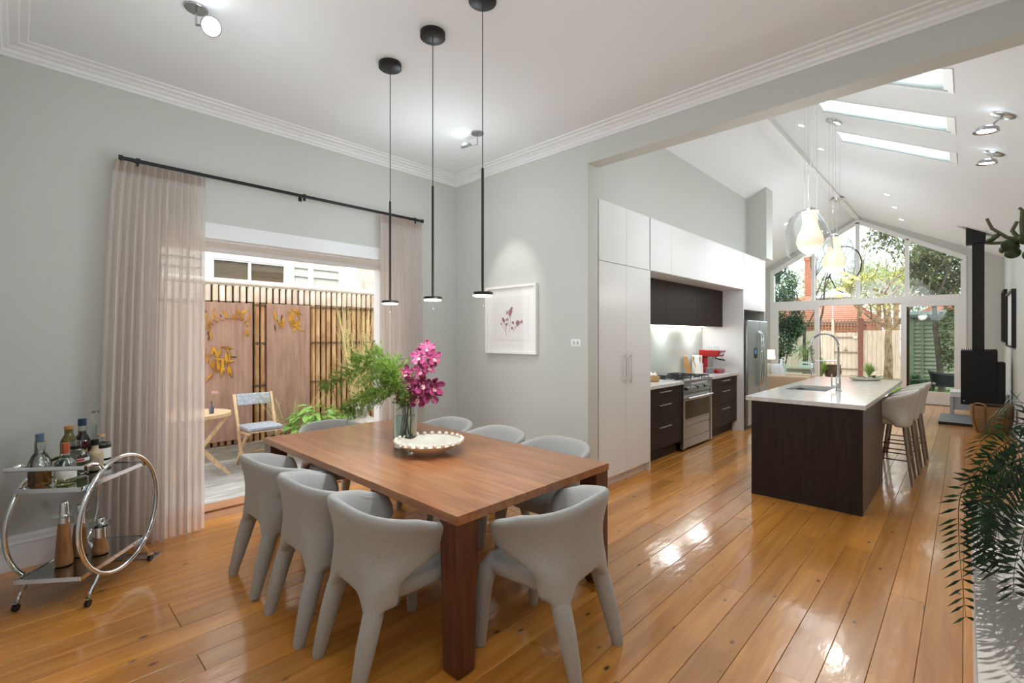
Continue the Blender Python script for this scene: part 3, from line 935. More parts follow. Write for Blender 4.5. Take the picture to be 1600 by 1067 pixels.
# ---- bottles
def bottle(label, s_, w, prof, glass, liq=None, liqh=0, cap=None, cap_prof=None, paper=None, lab=(0, 0), lr=0, liqmat=None, square=False, z0=.6862, extra=None):
    c = tp(s_, w, z0)
    t = thing('bottle', label, 'bottle', c, 0, 'bottles on the drinks trolley')
    MB().lathe(prof, c, 28).build('glass_body', glass, t, smooth=True)
    if liqmat:
        pr = []
        for r, z in prof:
            if z <= liqh: pr.append((max(r - .0035, 0), max(z, .004)))
        last = pr[-1][0]
        pr = [(0, .004)] + [q for q in pr if q[0] > 0] + [(last, liqh), (0, liqh)]
        MB().lathe(pr, c, 24).build('liquid', liqmat, t, smooth=True)
    if cap_prof: MB().lathe(cap_prof, c, 20).build('cap', cap, t, smooth=True)
    if paper:
        a0, a1 = lab
        # label wraps the half of the bottle that faces the room
        mid = math.atan2(-c.y, -c.x)
        def fn(u, v):
            a = mid + (u - .5) * 2.6
            return c + Vector((lr * math.cos(a), lr * math.sin(a), a0 + (a1 - a0) * v))
        MB().grid(fn, 15, 2).build('paper_label', paper, t, smooth='all')
    if extra: extra(c, t)
    return t
def bp(R, H, hs, rn, hn):
    """body radius, shoulder height, neck start, neck radius, total"""
    return [(0, .0), (R * .9, 0), (R, .006), (R, H), (R * .92, H + .012), (rn + (R - rn) * .3, hs - .012), (rn, hs), (rn, hn), (0, hn)]
AMBER = M('amber_spirit', '#b9741c', .02, trans=.8, ior=1.33)
REDL = M('red_spirit', '#a3241b', .02, trans=.65, ior=1.33)
PALEL = M('pale_spirit', '#e8dfa8', .02, trans=.9, ior=1.33)
DARKL = M('dark_spirit', '#2c0f1c', .05, trans=.3, ior=1.33)
PAPERW = M('paper_white', '#ece8e0', .8)
NAVY = M('navy_cap', '#1d3350', .4)
bottle('clear round-shouldered bottle of amber spirit with a grey blue cap', .055, .25, bp(.05, .13, .19, .022, .25), GLASS, liqmat=AMBER, liqh=.10, cap=M('blueish_cap', '#4d6078', .4), cap_prof=[(0, .248), (.019, .248), (.019, .292), (0, .292)])
bottle('short clear bottle with copper neck foil and white label', .125, .17, bp(.05, .105, .15, .018, .19), GLASS, liqmat=PALEL, liqh=.05, cap=M('copper_foil', '#b4603a', .35, .4), cap_prof=[(0, .165), (.0195, .165), (.0185, .225), (0, .225)], paper=PAPERW, lab=(.025, .085), lr=.0507)
bottle('wide clear bottle with black collar and red lettered band', .27, .22, bp(.064, .115, .15, .026, .185), GLASS, cap=M('silver_cap', '#9fa3a6', .2, 1), cap_prof=[(0, .178), (.028, .178), (.03, .205), (0, .205)],
       paper=M('band_white', '#d9dcdc', .6), lab=(.085, .105), lr=.0647,
       extra=lambda c, t: (MB().lathe([(.0265, .158), (.0275, .158), (.0275, .176), (.0265, .176)], c, 20).build('collar', BLACK, t, smooth=True),
                           MB().grid(lambda u, v: c + Vector((.0652 * math.cos(math.atan2(-c.y, -c.x) + (u - .35) * 1.0), .0652 * math.sin(math.atan2(-c.y, -c.x) + (u - .35) * 1.0), .088 + .014 * v)), 9, 2).build('red_lettering', M('red_print', '#b8322c', .6), t)))
bottle('small cream stoneware bottle with a black cap', .375, .185, bp(.042, .10, .135, .017, .16), M('cream_ceramic', '#bfa98a', .3), cap=BLACK, cap_prof=[(0, .155), (.021, .155), (.021, .19), (0, .19)],
       extra=lambda c, t: MB().tube(arc(c + Vector((-c.x, -c.y, 0)).normalized() * .0424 + Vector((0, 0, .06)), .02, 0, 2 * PI, 25, Vector((c.y, -c.x, 0)).normalized(), (0, 0, 1)), .0012, 4).build('embossed_ring', M('emboss', '#8f7553', .4), t))
bottle('dark berry liqueur bottle with orange and white label and cork top', .475, .215, bp(.05, .135, .155, .017, .195), GLASS, liqmat=DARKL, liqh=.135, cap=M('cork', '#c9a878', .7), cap_prof=[(0, .19), (.021, .19), (.021, .206), (0, .206)], paper=PAPERW, lab=(.052, .118), lr=.0507,
       extra=lambda c, t: (MB().grid(lambda u, v: c + Vector((.0512 * math.cos(math.atan2(-c.y, -c.x) - 1.1 + u * 1.0 * (1 - .4 * v)), .0512 * math.sin(math.atan2(-c.y, -c.x) - 1.1 + u * 1.0 * (1 - .4 * v)), .06 + .055 * v)), 9, 5).build('orange_print', M('orange_print', '#d17a3c', .7), t),
                           MB().grid(lambda u, v: c + Vector((.0507 * math.cos(math.atan2(-c.y, -c.x) + (u - .5) * 2.6), .0507 * math.sin(math.atan2(-c.y, -c.x) + (u - .5) * 2.6), .018 + .02 * v)), 9, 2).build('paper_band', PAPERW, t)))
bottle('tall olive glass bottle with an orange capsule', .335, .305, bp(.041, .19, .235, .021, .27), M('olive_glass', '#8a7d3e', .05, trans=.75), cap=M('orange_cap', '#b87a46', .5), cap_prof=[(0, .268), (.0225, .268), (.0225, .285), (0, .285)])
bottle('bottle of red aperitif with a dark blue cap and black label', .435, .30, bp(.043, .165, .22, .02, .28), GLASS, liqmat=REDL, liqh=.235, cap=NAVY, cap_prof=[(0, .27), (.0215, .27), (.0215, .313), (0, .313)], paper=M('label_black', '#17110e', .5), lab=(.08, .14), lr=.0437,
       extra=lambda c, t: MB().grid(lambda u, v: c + Vector((.0442 * math.cos(math.atan2(-c.y, -c.x) + (u - .5) * 1.2), .0442 * math.sin(math.atan2(-c.y, -c.x) + (u - .5) * 1.2), .105 + .018 * v + .006 * math.sin(u * 14))), 15, 2).build('gold_print', M('gold_print', '#c9a23f', .4), t))
c = tp(.535, .295, .6862)
t = thing('decanter', 'slender clear glass decanter with an angular stopper', 'decanter', c)
MB().lathe([(0, 0), (.046, 0), (.048, .008), (.042, .07), (.026, .15), (.019, .21), (.024, .262), (.022, .262), (.0165, .21), (.022, .15), (.04, .07), (.045, .012), (0, .012)], c, 28).build('glass_body', GLASS, t, smooth=True)
q = c + Vector((0, 0, .258))
R3 = Matrix.Rotation(.12, 3, 'Y')
MB().hexa([q + R3 @ Vector(p) for p in ((-.007, -.007, 0), (.007, -.007, 0), (.007, .007, 0), (-.007, .007, 0))],
          [q + R3 @ Vector(p) for p in ((-.021, -.021, .078), (.021, -.021, .098), (.021, .021, .098), (-.021, .021, .078))]).build('stopper', GLASS, t, bevel=.002)

# ---- timber and chrome cocktail tools on the lower shelf
TW = M('tool_wood', '#a5764a', .45, col2='#8a5c36', scale=4, stretch=(12, 12, 1))
def tool(label, s_, w, H, hw, flanges, hc):
    c = tp(s_, w, .1862)
    t = thing('cocktail_tool', label, 'barware', c, 0, 'timber and chrome barware on the lower shelf')
    MB().lathe([(0, 0), (.039, 0), (.043, .012), (.042, .03), (.026, hw), (0, hw)], c, 28).build('timber_body', TW, t, smooth=True)
    MB().lathe([(0, hw), (.0265, hw), (.0245, hc), (0, hc)], c, 28).build('collar', CHROME, t, smooth=True)
    for z in flanges:
        MB().lathe([(.012, z), (.053, z + .004), (.056, z + .008), (.012, z + .012)], c, 28).build('flange', CHROME, t, smooth=True)
    MB().lathe([(0, hc), (.024, hc), (.019, H - .004), (.017, H), (0, H - .006)], c, 24).build('spout', CHROME, t, smooth=True)
tool('tallest timber and chrome shaker on the lower trolley shelf', .175, .215, .366, .245, (.283,), .285)
tool('timber and chrome stirrer holder partly behind the trolley ring', .30, .22, .305, .19, (.262,), .262)
tool('shortest timber and chrome tool with two flanges', .31, .11, .215, .098, (.164, .18), .163)

# ---- vase of fern and orchids
VC = Vector((-2.93, 1.945, TZ + .0004))
t = thing('vase', 'tall clear glass cylinder vase half filled with water', 'vase', VC)
MB().lathe([(0, 0), (.08, 0), (.083, .004), (.083, .345), (.0795, .345), (.079, .016), (0, .014)], VC, 40).build('glass_body', GLASSG, t, smooth=True)
MB().lathe([(0, .0142), (.0788, .0162), (.0788, .225), (0, .225)], VC, 32).build('water', M('water', '#eef6f2', 0, trans=1, ior=1.33), t, smooth=True)
FERN = mat_leaf('asparagus_fern', '#4f6f22', '#8ba044'); STEMG = M('green_stem', '#5d7a33', .5)
rg = random.Random(11)
def fern_sprig(label, pts, spread, nseed, dens=1.0):
    r = random.Random(nseed)
    t = thing('fern_sprig', label, 'fern', pts[0], 0, 'asparagus fern sprigs in the vase')
    pts = [Vector(p) for p in pts]
    # smooth the path
    fine = []
    for i in range(len(pts) - 1):
        for k in range(8):
            u = k / 8
            p0 = pts[max(i - 1, 0)]; p1 = pts[i]; p2 = pts[i + 1]; p3 = pts[min(i + 2, len(pts) - 1)]
            fine.append(.5 * ((2 * p1) + (p2 - p0) * u + (2 * p0 - 5 * p1 + 4 * p2 - p3) * u * u + (3 * p1 - p0 - 3 * p2 + p3) * u ** 3))
    fine.append(pts[-1])
    MB().tube(fine, [.003 * (1 - .7 * i / len(fine)) for i in range(len(fine))], 6).build('stem', STEMG, t, smooth=True)
    lf = MB(); tw = MB()
    N_ = len(fine)
    st_ = int(N_ * .36)
    for i in range(st_, N_):
        g = (i - st_) / (N_ - st_)
        d = (fine[min(i + 1, N_ - 1)] - fine[i - 1]).normalized()
        for k in range(int(5 * dens + 1)):
            side = Vector((r.gauss(0, 1), r.gauss(0, 1), r.gauss(0, .7)))
            side = (side - d * side.dot(d)).normalized()
            L = spread * 1.3 * (1 - .55 * g) * r.uniform(.5, 1.05)
            bd = (side + d * r.uniform(.3, .9)).normalized()
            e = fine[i] + bd * L + Vector((0, 0, -.15 * L))
            tw.tube([fine[i], (fine[i] + e) / 2 + Vector((0, 0, .03 * L)), e], [.0013, .001, .0006], 3)
            nn = int(48 * dens)
            for q in range(nn):
                u = r.uniform(.12, 1)
                p = fine[i].lerp(e, u) + Vector((0, 0, .1 * L * u * (1 - u)))
                v = Vector((r.gauss(0, 1), r.gauss(0, 1), r.gauss(0, 1))).normalized()
                v = (v + bd * .7).normalized()
                l_ = r.uniform(.012, .03)
                w_ = v.orthogonal().normalized() * .0017
                lf.add([p - w_, p + w_, p + v * l_], [(0, 1, 2)])
    tw.build('twig', STEMG, t, kind='stuff')
    lf.build('foliage', FERN, t, kind='stuff')
RT = Vector((.723, .691, 0)); FW = Vector((-.691, .723, 0))
def vp(r, f, z): return VC + RT * r + FW * f + Vector((0, 0, z))
fern_sprig('asparagus fern sprig arching farthest towards the courtyard', [vp(.03, 0, .03), vp(-.02, .0, .33), vp(-.16, .03, .50), vp(-.36, .06, .55), vp(-.60, .06, .42)], .17, 1)
fern_sprig('asparagus fern sprig standing highest above the vase rim', [vp(.02, .03, .03), vp(-.02, .02, .33), vp(-.10, .05, .55), vp(-.22, .08, .64), vp(-.38, .1, .63)], .16, 2)
fern_sprig('asparagus fern sprig drooping over the left of the vase', [vp(.04, -.02, .03), vp(-.04, -.02, .33), vp(-.14, -.06, .40), vp(-.25, -.08, .38), vp(-.38, -.1, .28)], .15, 3)
fern_sprig('short asparagus fern sprig close against the orchids', [vp(-.03, -.02, .03), vp(.0, -.03, .33), vp(-.02, -.06, .43), vp(-.05, -.09, .49), vp(-.12, -.1, .55)], .12, 4)
fern_sprig('asparagus fern sprig reaching back towards the curtain', [vp(.0, .03, .03), vp(-.02, .05, .33), vp(-.06, .10, .48), vp(-.12, .16, .56), vp(-.25, .22, .58)], .15, 5)
fern_sprig('small asparagus fern sprig tucked inside the vase rim', [vp(-.02, .0, .05), vp(.0, .0, .25), vp(.01, -.02, .32), vp(.02, -.04, .37), vp(.04, -.06, .40)], .09, 6)
PET = M('orchid_petal', '#7d1d49', .5, col2='#9a3161', scale=40, sheen=.2); PET2 = M('orchid_lip', '#dcaaa6', .5, col2='#8a1840', scale=90); PETD = M('orchid_bud', '#8f2253', .5)
def petal(mm, R3, c, a, L, W, cup):
    """broad cupped petal in the flower plane"""
    def fn(u, v):
        w = W * 1.1 * u ** .55 * max(0, 1 - u ** 5) ** .5 * (v - .5)
        y = L * u
        z = cup * L * (u ** 2) * 1.0 - .25 * W * (1 - (2 * v - 1) ** 2) * u
        p = Vector((w * math.cos(a) - y * math.sin(a), w * math.sin(a) + y * math.cos(a), z))
        return c + R3 @ p
    mm.grid(fn, 8, 5)
def orchid(parent, c, face, size, closed=0):
    c = Vector(c)
    R3 = Vector(face).normalized().to_track_quat('Z', 'Y').to_matrix()
    m = MB()
    roll = rg.uniform(-.2, .2)
    for k in range(5):
        a = roll + k * 2 * PI / 5
        petal(m, R3, c, a, size * (1 if k % 2 == 0 else .95), size * .82, .25 + closed)
    f = m.build('flower', PET, parent, smooth='all', solid=.0012)
    l = MB()
    petal(l, R3, c + R3 @ Vector((0, 0, .004)), PI + roll, size * .55, size * .5, .9)
    l.ball(c + R3 @ Vector((0, size * .05, .012)), size * .12, 8, 5)
    l.build('lip', PET2, f, smooth='all')
def orchid_spray(label, pts, fl):
    t = thing('orchid_spray', label, 'flower', pts[0], 0, 'pink orchids in the vase')
    MB().tube(pts, [.0045] * len(pts), 8).build('stem', M('orchid_stem', '#5b5a34', .5), t, smooth=True)
    for (r, f, z, face, size, cl, (ar, af, az)) in fl:
        c = vp(r, f, z)
        MB().tube([vp(ar, af, az), (vp(ar, af, az) + c) / 2 + Vector((0, 0, -.006)), c - Vector(face).normalized() * .004], .0022, 6).build('pedicel', MATS['orchid_stem'], t, smooth=True)
        orchid(t, c, face, size * 1.22, cl)
def fc(r, f, z): return RT * r + FW * f + Vector((0, 0, z))
PX = 1 / 216.2
def ov(px_, py_): return ((px_ - 634) * PX, (697 - py_) * PX)
up_ = []
for (x, y, fr, fz, s_, cl) in ((670, 544, .1, .35, .052, 0), (658, 557, -.1, .3, .056, 0), (680, 558, .5, .1, .05, .1), (661, 578, -.15, .1, .05, .1), (673, 572, .5, .1, .048, .1), (639, 582, -.3, .3, .05, .15), (640, 594, -.25, .05, .05, .1)):
    r, z = ov(x, y)
    up_.append((r, -.05, z, fc(fr, -1, fz), s_, cl, (min(r, .13) * .6 + .045, -.02, z - .03)))
orchid_spray('upper spray of small pink orchids rising above the vase', [vp(-.02, .02, .03), vp(.03, 0, .33), vp(.07, -.02, .5), vp(.10, -.02, .6), vp(.15, -.02, .72)], up_)
lo_f = []
for (x, y, fr, fz, s_, cl) in ((665, 597, .1, -.1, .06, .8), (681, 602, .5, .0, .055, .9), (651, 604, -.3, .1, .055, .3), (644, 615, -.4, -.1, .055, .1), (658, 618, -.2, .0, .07, .1), (677, 613, .5, -.1, .065, .3), (632, 612, -.5, -.1, .05, .1), (645, 600, -.3, .2, .05, .3), (660, 606, .1, .2, .055, .5)):
    r, z = ov(x, y)
    lo_f.append((r, -.07, z, fc(fr, -1, fz), s_, cl, (.06, -.02, .40)))
orchid_spray('lower cluster of large pink orchids over the vase rim', [vp(.03, -.02, .03), vp(.05, -.03, .33), vp(.08, -.04, .42), (vp(.12, -.05, .47))], lo_f)

# ---- beaded bowl
BC = Vector((-2.655, 1.955, TZ + .0003))
CREAM = M('cream_glaze', '#e4dccf', .3, col2='#d8cebd', scale=14)
t = thing('beaded_bowl', 'shallow cream ceramic bowl with balls round its rim', 'bowl', BC)
MB().lathe([(0, .006), (.09, .006), (.1, 0), (.105, 0), (.11, .01), (.17, .04), (.225, .07), (.232, .076), (.224, .079), (.165, .05), (.1, .022), (0, .018)], BC, 48).build('dish', CREAM, t, smooth=True)
b0 = None
for k in range(26):
    a = 2 * PI * k / 26
    p = Vector((.226 * math.cos(a), .226 * math.sin(a), .086))
    if b0 is None:
        b0 = MB().ball((0, 0, 0), .0145, 12, 8).build('bead', CREAM, t, smooth=True, local=True); b0.location = p
    else: inst(b0, p, t)
# ================================================================ KITCHEN
KX = -2.60
HANDLE = M('handle_steel', '#c4c2be', .3, 1)
def cab_door(parent, x, y0, y1, z0, z1, mat, name='door', g=.0015, th=.02):
    return MB().box(x - th, x, y0 + g, y1 - g, z0 + g, z1 - g).build(name, mat, parent, bevel=.0012, seg=1)
def bar_v(parent, x, y, z0, z1):
    MB().tube([(x + .03, y, z0), (x + .03, y, z1)], .006, 8).tube([(x - .001, y, z0 + .03), (x + .03, y, z0 + .03)], .004, 6).tube([(x - .001, y, z1 - .03), (x + .03, y, z1 - .03)], .004, 6).build('handle', HANDLE, parent, smooth=True)
def bar_h(parent, x, y0, y1, z):
    MB().tube([(x + .03, y0, z), (x + .03, y1, z)], .0055, 8).tube([(x - .001, y0 + .02, z), (x + .03, y0 + .02, z)], .004, 6).tube([(x - .001, y1 - .02, z), (x + .03, y1 - .02, z)], .004, 6).build('handle', HANDLE, parent, smooth=True)
t = thing('pantry_cabinet', 'tall white pantry cabinet with two long bar handles beside the opening', 'cabinet', (-2.93, 4.47, 0))
MB().box(-3.26, KX - .021, 3.93, 4.984, .1, 2.882).build('carcass', WHITE, t)
MB().box(-3.26, -2.66, 3.93, 4.984, 0, .0995).build('kickboard', CAB, t)
MB().box(-3.26, KX, 4.985, 5.003, 0, 2.275).build('end_panel', CAB, t)
for y0, y1, hy in ((3.95, 4.475, 4.41), (4.475, 4.984, 4.53)):
    d = cab_door(t, KX, y0, y1, .1, 2.275, CAB); bar_v(d, KX, hy, 1.03, 1.348)
    cab_door(t, KX, y0, y1, 2.278, 2.882, CAB)
for i, (y0, y1, lab) in enumerate(((5.004, 5.535, 'white overhead cabinet next to the pantry above the dark hood'), (5.535, 6.55, 'wide white overhead cabinet above the left half of the stove'), (6.55, 7.35, 'white overhead cabinet above the right half of the stove'), (7.35, 8.15, 'white overhead cabinet above the red coffee machine'))):
    t = thing('overhead_cabinet', lab, 'cabinet', (-2.93, (y0 + y1) / 2, 2.28), 0, 'white overhead cabinets in a row')
    MB().box(-3.26, KX - .021, y0, y1 - .001, 2.28, 2.882).build('carcass', WHITE, t)
    cab_door(t, KX, y0, y1, 2.28, 2.882, CAB)
t = thing('fridge_cabinet', 'white cabinet above the steel fridge', 'cabinet', (-2.93, 8.72, 1.96))
MB().box(-3.26, KX - .021, 8.162, 9.298, 1.962, 2.882).build('carcass', WHITE, t); cab_door(t, KX, 8.16, 9.298, 1.962, 2.882, CAB)
t = thing('fridge_surround', 'white full-height side panel between the bench and the fridge', 'panel', (-2.93, 8.146, 0))
MB().box(-3.265, KX, 8.132, 8.159, 0, 2.278).build('panel', CAB, t, bevel=.001, seg=1)
t = thing('rangehood_cabinet', 'dark timber veneer cabinet hiding the rangehood', 'cabinet', (-3.05, 6.57, 1.68))
MB().box(-3.26, -2.945, 5.006, 8.13, 1.70, 2.277).build('carcass', DARK, t)
ysq = [5.006, 6.05, 7.09, 8.13]
for a, b in zip(ysq, ysq[1:]): cab_door(t, -2.925, a, b, 1.68, 2.277, DARK)
MB().box(-3.25, -2.96, 5.04, 8.1, 1.688, 1.699).build('underside', M('hood_under', '#8d8f90', .3, .8), t)
LEDW = M('led_strip', '#ffffff', .4, emit='#fff9ee', estr=10)
MB().box(-3.235, -3.20, 5.05, 8.08, 1.68, 1.6875).build('light_strip', LEDW, t)
t = struct('wall_splashback', MB().box(-3.27, -3.262, 5.004, 8.131, .94, 1.685), M('splash_glass', '#c3c6bd', .12, coat=.3))

def drawers(label, y0, y1):
    t = thing('drawer_cabinet', label, 'cabinet', (-2.98, (y0 + y1) / 2, 0), 0, 'dark drawer units under the bench')
    MB().box(-3.255, -2.722, y0, y1, .15, .895).build('carcass', DARK, t)
    MB().box(-3.255, -2.775, y0, y1, 0, .1495).build('kickboard', DARK, t)
    yc = (y0 + y1) / 2
    for z0, z1, hz in ((.775, .893, .845), (.475, .772, .685), (.155, .472, .415)):
        d = cab_door(t, -2.70, y0 + .002, y1 - .002, z0, z1, DARK, 'drawer'); bar_h(d, -2.70, yc - .155, yc + .155, hz)
drawers('dark drawer unit between the pantry and the stove', 5.005, 6.065)
drawers('dark drawer unit between the stove and the fridge panel', 7.045, 8.13)
for y0, y1, lab in ((5.004, 6.066, 'short white stone benchtop left of the stove'), (7.044, 8.131, 'white stone benchtop under the red coffee machine')):
    t = tag(MB().box(-3.261, -2.675, y0, y1, .896, .938).build('benchtop', STONE, bevel=.002), lab, 'benchtop', 'kitchen benchtops')

# ---- freestanding stove
t = thing('stove', 'stainless steel freestanding stove with black oven glass', 'stove', (-2.97, 6.555, 0))
SX, S0, S1 = -2.70, 6.07, 7.04
MB().box(-3.25, SX - .03, S0 + .002, S1 - .002, .11, .90).build('body', STEEL, t)
MB().box(-3.25, SX + .01, S0, S1, .90, .935).build('hob', STEEL, t, bevel=.003)
for y0, y1 in ((S0, S0 + .05), (S1 - .05, S1)): MB().box(SX - .031, SX + .015, y0, y1, .03, .8995).build('side_stile', STEEL, t, bevel=.002)
cp = MB().hexa([(SX - .03, S0 + .051, .765), (SX + .012, S0 + .051, .765), (SX + .012, S1 - .051, .765), (SX - .03, S1 - .051, .765)], [(SX - .03, S0 + .051, .899), (SX - .008, S0 + .051, .899), (SX - .008, S1 - .051, .899), (SX - .03, S1 - .051, .899)]).build('control_panel', STEEL, t)
MB().box(SX - .02, SX + .0025, 6.36, 6.86, .868, .89).build('display', M('display_grey', '#d9dcdd', .2), cp)
for k, y in enumerate((6.16, 6.27, 6.42, 6.50, 6.58, 6.66, 6.74, 6.82, 6.92)):
    R3 = Matrix.Rotation(PI / 2 - .12, 3, 'Y')
    kn = MB().lathe([(0, 0), (.024, 0), (.022, .006), (.017, .008), (.0155, .034), (0, .034)], (SX + .004, y, .825), 18, R3).build('knob', CHROME if k % 3 else BLACK, t, smooth=True)
dr = MB().box(SX - .03, SX + .008, S0 + .052, S1 - .052, .40, .755).build('oven_door', STEEL, t, bevel=.003)
MB().box(SX + .0082, SX + .011, S0 + .085, S1 - .085, .42, .66).build('oven_glass', BLACKGLOSS, dr)
MB().tube([(SX + .05, S0 + .07, .705), (SX + .05, S1 - .07, .705)], .012, 10).tube([(SX + .005, S0 + .1, .705), (SX + .05, S0 + .1, .705)], .008, 8).tube([(SX + .005, S1 - .1, .705), (SX + .05, S1 - .1, .705)], .008, 8).build('handle', CHROME, dr, smooth=True)
for z0, z1 in ((.325, .395), (.16, .32), (.035, .155)): MB().box(SX - .03, SX + .006, S0 + .052, S1 - .052, z0, z1).build('lower_panel', STEEL, t, bevel=.003)
for i, (bx, by, r) in enumerate(((-2.84, 6.24, .045), (-2.84, 6.87, .045), (-3.1, 6.24, .05), (-3.1, 6.87, .045), (-2.97, 6.555, .065))):
    b = MB().lathe([(0, .936), (r, .936), (r, .948), (r * .7, .955), (0, .955)], (bx, by, 0), 18).build('burner', M('burner_dark', '#2b2b2d', .5), t, smooth=True)
    gm = MB(); g = .125
    for s_ in (-1, 1):
        gm.box(bx - g, bx + g, by + s_ * g - .005, by + s_ * g + .005, .958, .97); gm.box(bx + s_ * g - .005, bx + s_ * g + .005, by - g + .0051, by + g - .0051, .958, .97)
        gm.box(bx - .005, bx + .005, by + s_ * .03, by + s_ * (g - .0051), .96, .972); gm.box(bx + s_ * .03, bx + s_ * (g - .0051), by - .005, by + .005, .96, .972)
        for s2 in (-1, 1): gm.box(bx + s_ * g - .005, bx + s_ * g + .005, by + s2 * g - .005, by + s2 * g + .005, .935, .9579)
    gm.build('trivet', BLACK, t)

# ---- fridge
t = thing('fridge', 'two-door stainless steel fridge with curved handles', 'fridge', (-2.88, 8.72, 0))
FS = M('fridge_steel', '#a9acae', .3, 1, bump=.02, bscale=150)
MB().box(-3.25, -2.615, 8.2, 9.25, .03, 1.775).build('body', M('fridge_grey', '#77797b', .5, .4), t)
MB().box(-3.2, -2.6, 8.205, 9.245, 0, .068).build('base_grille', BLACK, t)
for y0, y1, hy, sg in ((8.2, 8.785, 8.74, 1), (8.79, 9.25, 8.835, -1)):
    d = MB().box(-2.612, -2.55, y0 + .002, y1 - .002, .07, 1.79).build('door', FS, t, bevel=.012)
    MB().tube([(-2.552, hy, .68), (-2.505, hy, .74), (-2.488, hy, 1.15), (-2.505, hy, 1.55), (-2.552, hy, 1.61)], .011, 10).build('handle', CHROME, d, smooth=True)
    if sg > 0:
        dp = MB().box(-2.551, -2.546, 8.50, 8.66, 1.16, 1.33).build('display', M('display_black', '#1a222c', .15), d)
        MB().box(-2.5462, -2.545, 8.53, 8.63, 1.23, 1.30).build('screen', M('display_blue', '#31506e', .2, emit='#4d78a8', estr=.4), d)
MB().box(-2.68, -2.6, 8.24, 8.32, 1.7755, 1.80).box(-2.68, -2.6, 9.13, 9.21, 1.7755, 1.80).build('hinge_cover', MATS['fridge_grey'], t, kind='stuff')

# ---- things on the bench
BZ = .9385
RED = M('red_enamel', '#9c1418', .25, coat=.4)
t = thing('coffee_machine', 'red espresso machine on the white bench', 'coffee machine', (-2.98, 7.84, BZ))
cx, cy = -2.98, 7.84
MB().box(cx - .15, cx + .15, cy - .13, cy + .13, BZ, BZ + .06).build('drip_tray', RED, t, bevel=.012)
MB().box(cx - .15, cx - .04, cy - .11, cy + .11, BZ + .0605, BZ + .26).build('column', RED, t, bevel=.01)
MB().box(cx - .04, cx - .03, cy - .10, cy + .10, BZ + .0605, BZ + .26).build('back_plate', STEEL, t)
hd = MB().hexa([(cx - .17, cy - .14, BZ + .2605), (cx + .13, cy - .14, BZ + .2605), (cx + .13, cy + .14, BZ + .2605), (cx - .17, cy + .14, BZ + .2605)], [(cx - .17, cy - .14, BZ + .375), (cx + .17, cy - .14, BZ + .36), (cx + .17, cy + .14, BZ + .36), (cx - .17, cy + .14, BZ + .375)]).build('head', RED, t, bevel=.012)
for dy in (-.07, 0, .07): MB().lathe([(0, 0), (.018, 0), (.018, .012), (0, .014)], (cx + .152, cy + dy, BZ + .31), 14, Matrix.Rotation(PI / 2 - .2, 3, 'Y')).build('dial', CHROME, hd, smooth=True)
MB().lathe([(0, BZ + .215), (.03, BZ + .215), (.034, BZ + .262), (0, BZ + .262)], (cx + .04, cy, 0), 18).build('group_head', CHROME, t, smooth=True)
MB().tube([(cx + .07, cy, BZ + .225), (cx + .2, cy - .02, BZ + .205)], .011, 8).build('portafilter_handle', BLACK, t, smooth=True)
MB().tube([(cx + .1, cy + .11, BZ + .262), (cx + .14, cy + .12, BZ + .2), (cx + .15, cy + .12, BZ + .1)], .005, 6).build('steam_wand', CHROME, t, smooth=True)
MB().box(cx - .12, cx + .14, cy - .11, cy + .11, BZ + .0602, BZ + .066).build('grate', STEEL, t)
for k in range(3):
    c = Vector((cx - .06 + .07 * k, cy - .05 + .04 * (k % 2), BZ + .3755 if k < 1 else BZ + .372))
    g = MB().lathe([(0, 0), (.026, 0), (.032, .05), (.030, .05), (.025, .004), (0, .004)], c, 16).build('glass_cup', GLASS, smooth=True)
    tag(g, 'small clear glass upturned on the red coffee machine', 'glass', 'glasses on the coffee machine')
t = thing('utensil_jar', 'white ceramic jar holding wooden spoons', 'jar', (-3.04, 7.43, BZ))
MB().lathe([(0, 0), (.062, 0), (.065, .006), (.065, .155), (.061, .16), (.058, .155), (.057, .012), (0, .01)], (-3.04, 7.43, BZ), 28).build('jar_body', M('jar_white', '#e6e0da', .4), t, smooth=True)
SPW = M('spoon_wood', '#c99a5f', .6, col2='#b58549', scale=5, stretch=(8, 8, 1))
for k, (dx, dy, tx, ty, h) in enumerate(((-.02, -.02, -.04, -.12, .26), (.02, .02, .01, .02, .27))):
    s_ = thing('wooden_spoon', ('wooden spoon leaning to the left in the white jar', 'wooden spatula standing upright in the white jar')[k], 'spoon', (-3.04 + dx, 7.43 + dy, BZ + .02))
    a = Vector((-3.04 + dx, 7.43 + dy, BZ + .02)); b = Vector((-3.04 + tx, 7.43 + ty, BZ + h)); d = (b - a).normalized()
    MB().tube([a, a + d * (b - a).length * .7], .006, 8).build('spoon_handle', SPW, s_, smooth=True)
    MB().ball(b - d * .03, .032, 12, 8, (.3, .75, 1.5)).build('spoon_bowl', SPW, s_, smooth=True)
t = thing('cutting_board', 'rounded wooden cutting board leaning on the splashback', 'cutting board', (-3.18, 7.36, BZ))
poly = [(.075 * math.cos(a), .11 + .10 * math.sin(a)) for a in [PI * k / 10 for k in range(11)]] + [(-.09, .11), (-.085, .0), (.085, 0), (.09, .11)]
poly = [(-.09, 0), (.09, 0), (.095, .12), (.08, .2), (.05, .27), (0, .29), (-.05, .27), (-.08, .2), (-.095, .12)]
MB().prism(poly, lambda u, v, w: (-3.165 - v * .22 + w, 7.36 + u, BZ + v * .97 + .0), -.012, .012).build('board_body', M('board_wood', '#b98c58', .55, col2='#a67642', scale=4, stretch=(10, 10, 1)), t, bevel=.004)
t = thing('paper_towel_canister', 'tall plain white canister behind the wooden spoons', 'canister', (-3.16, 7.66, BZ))
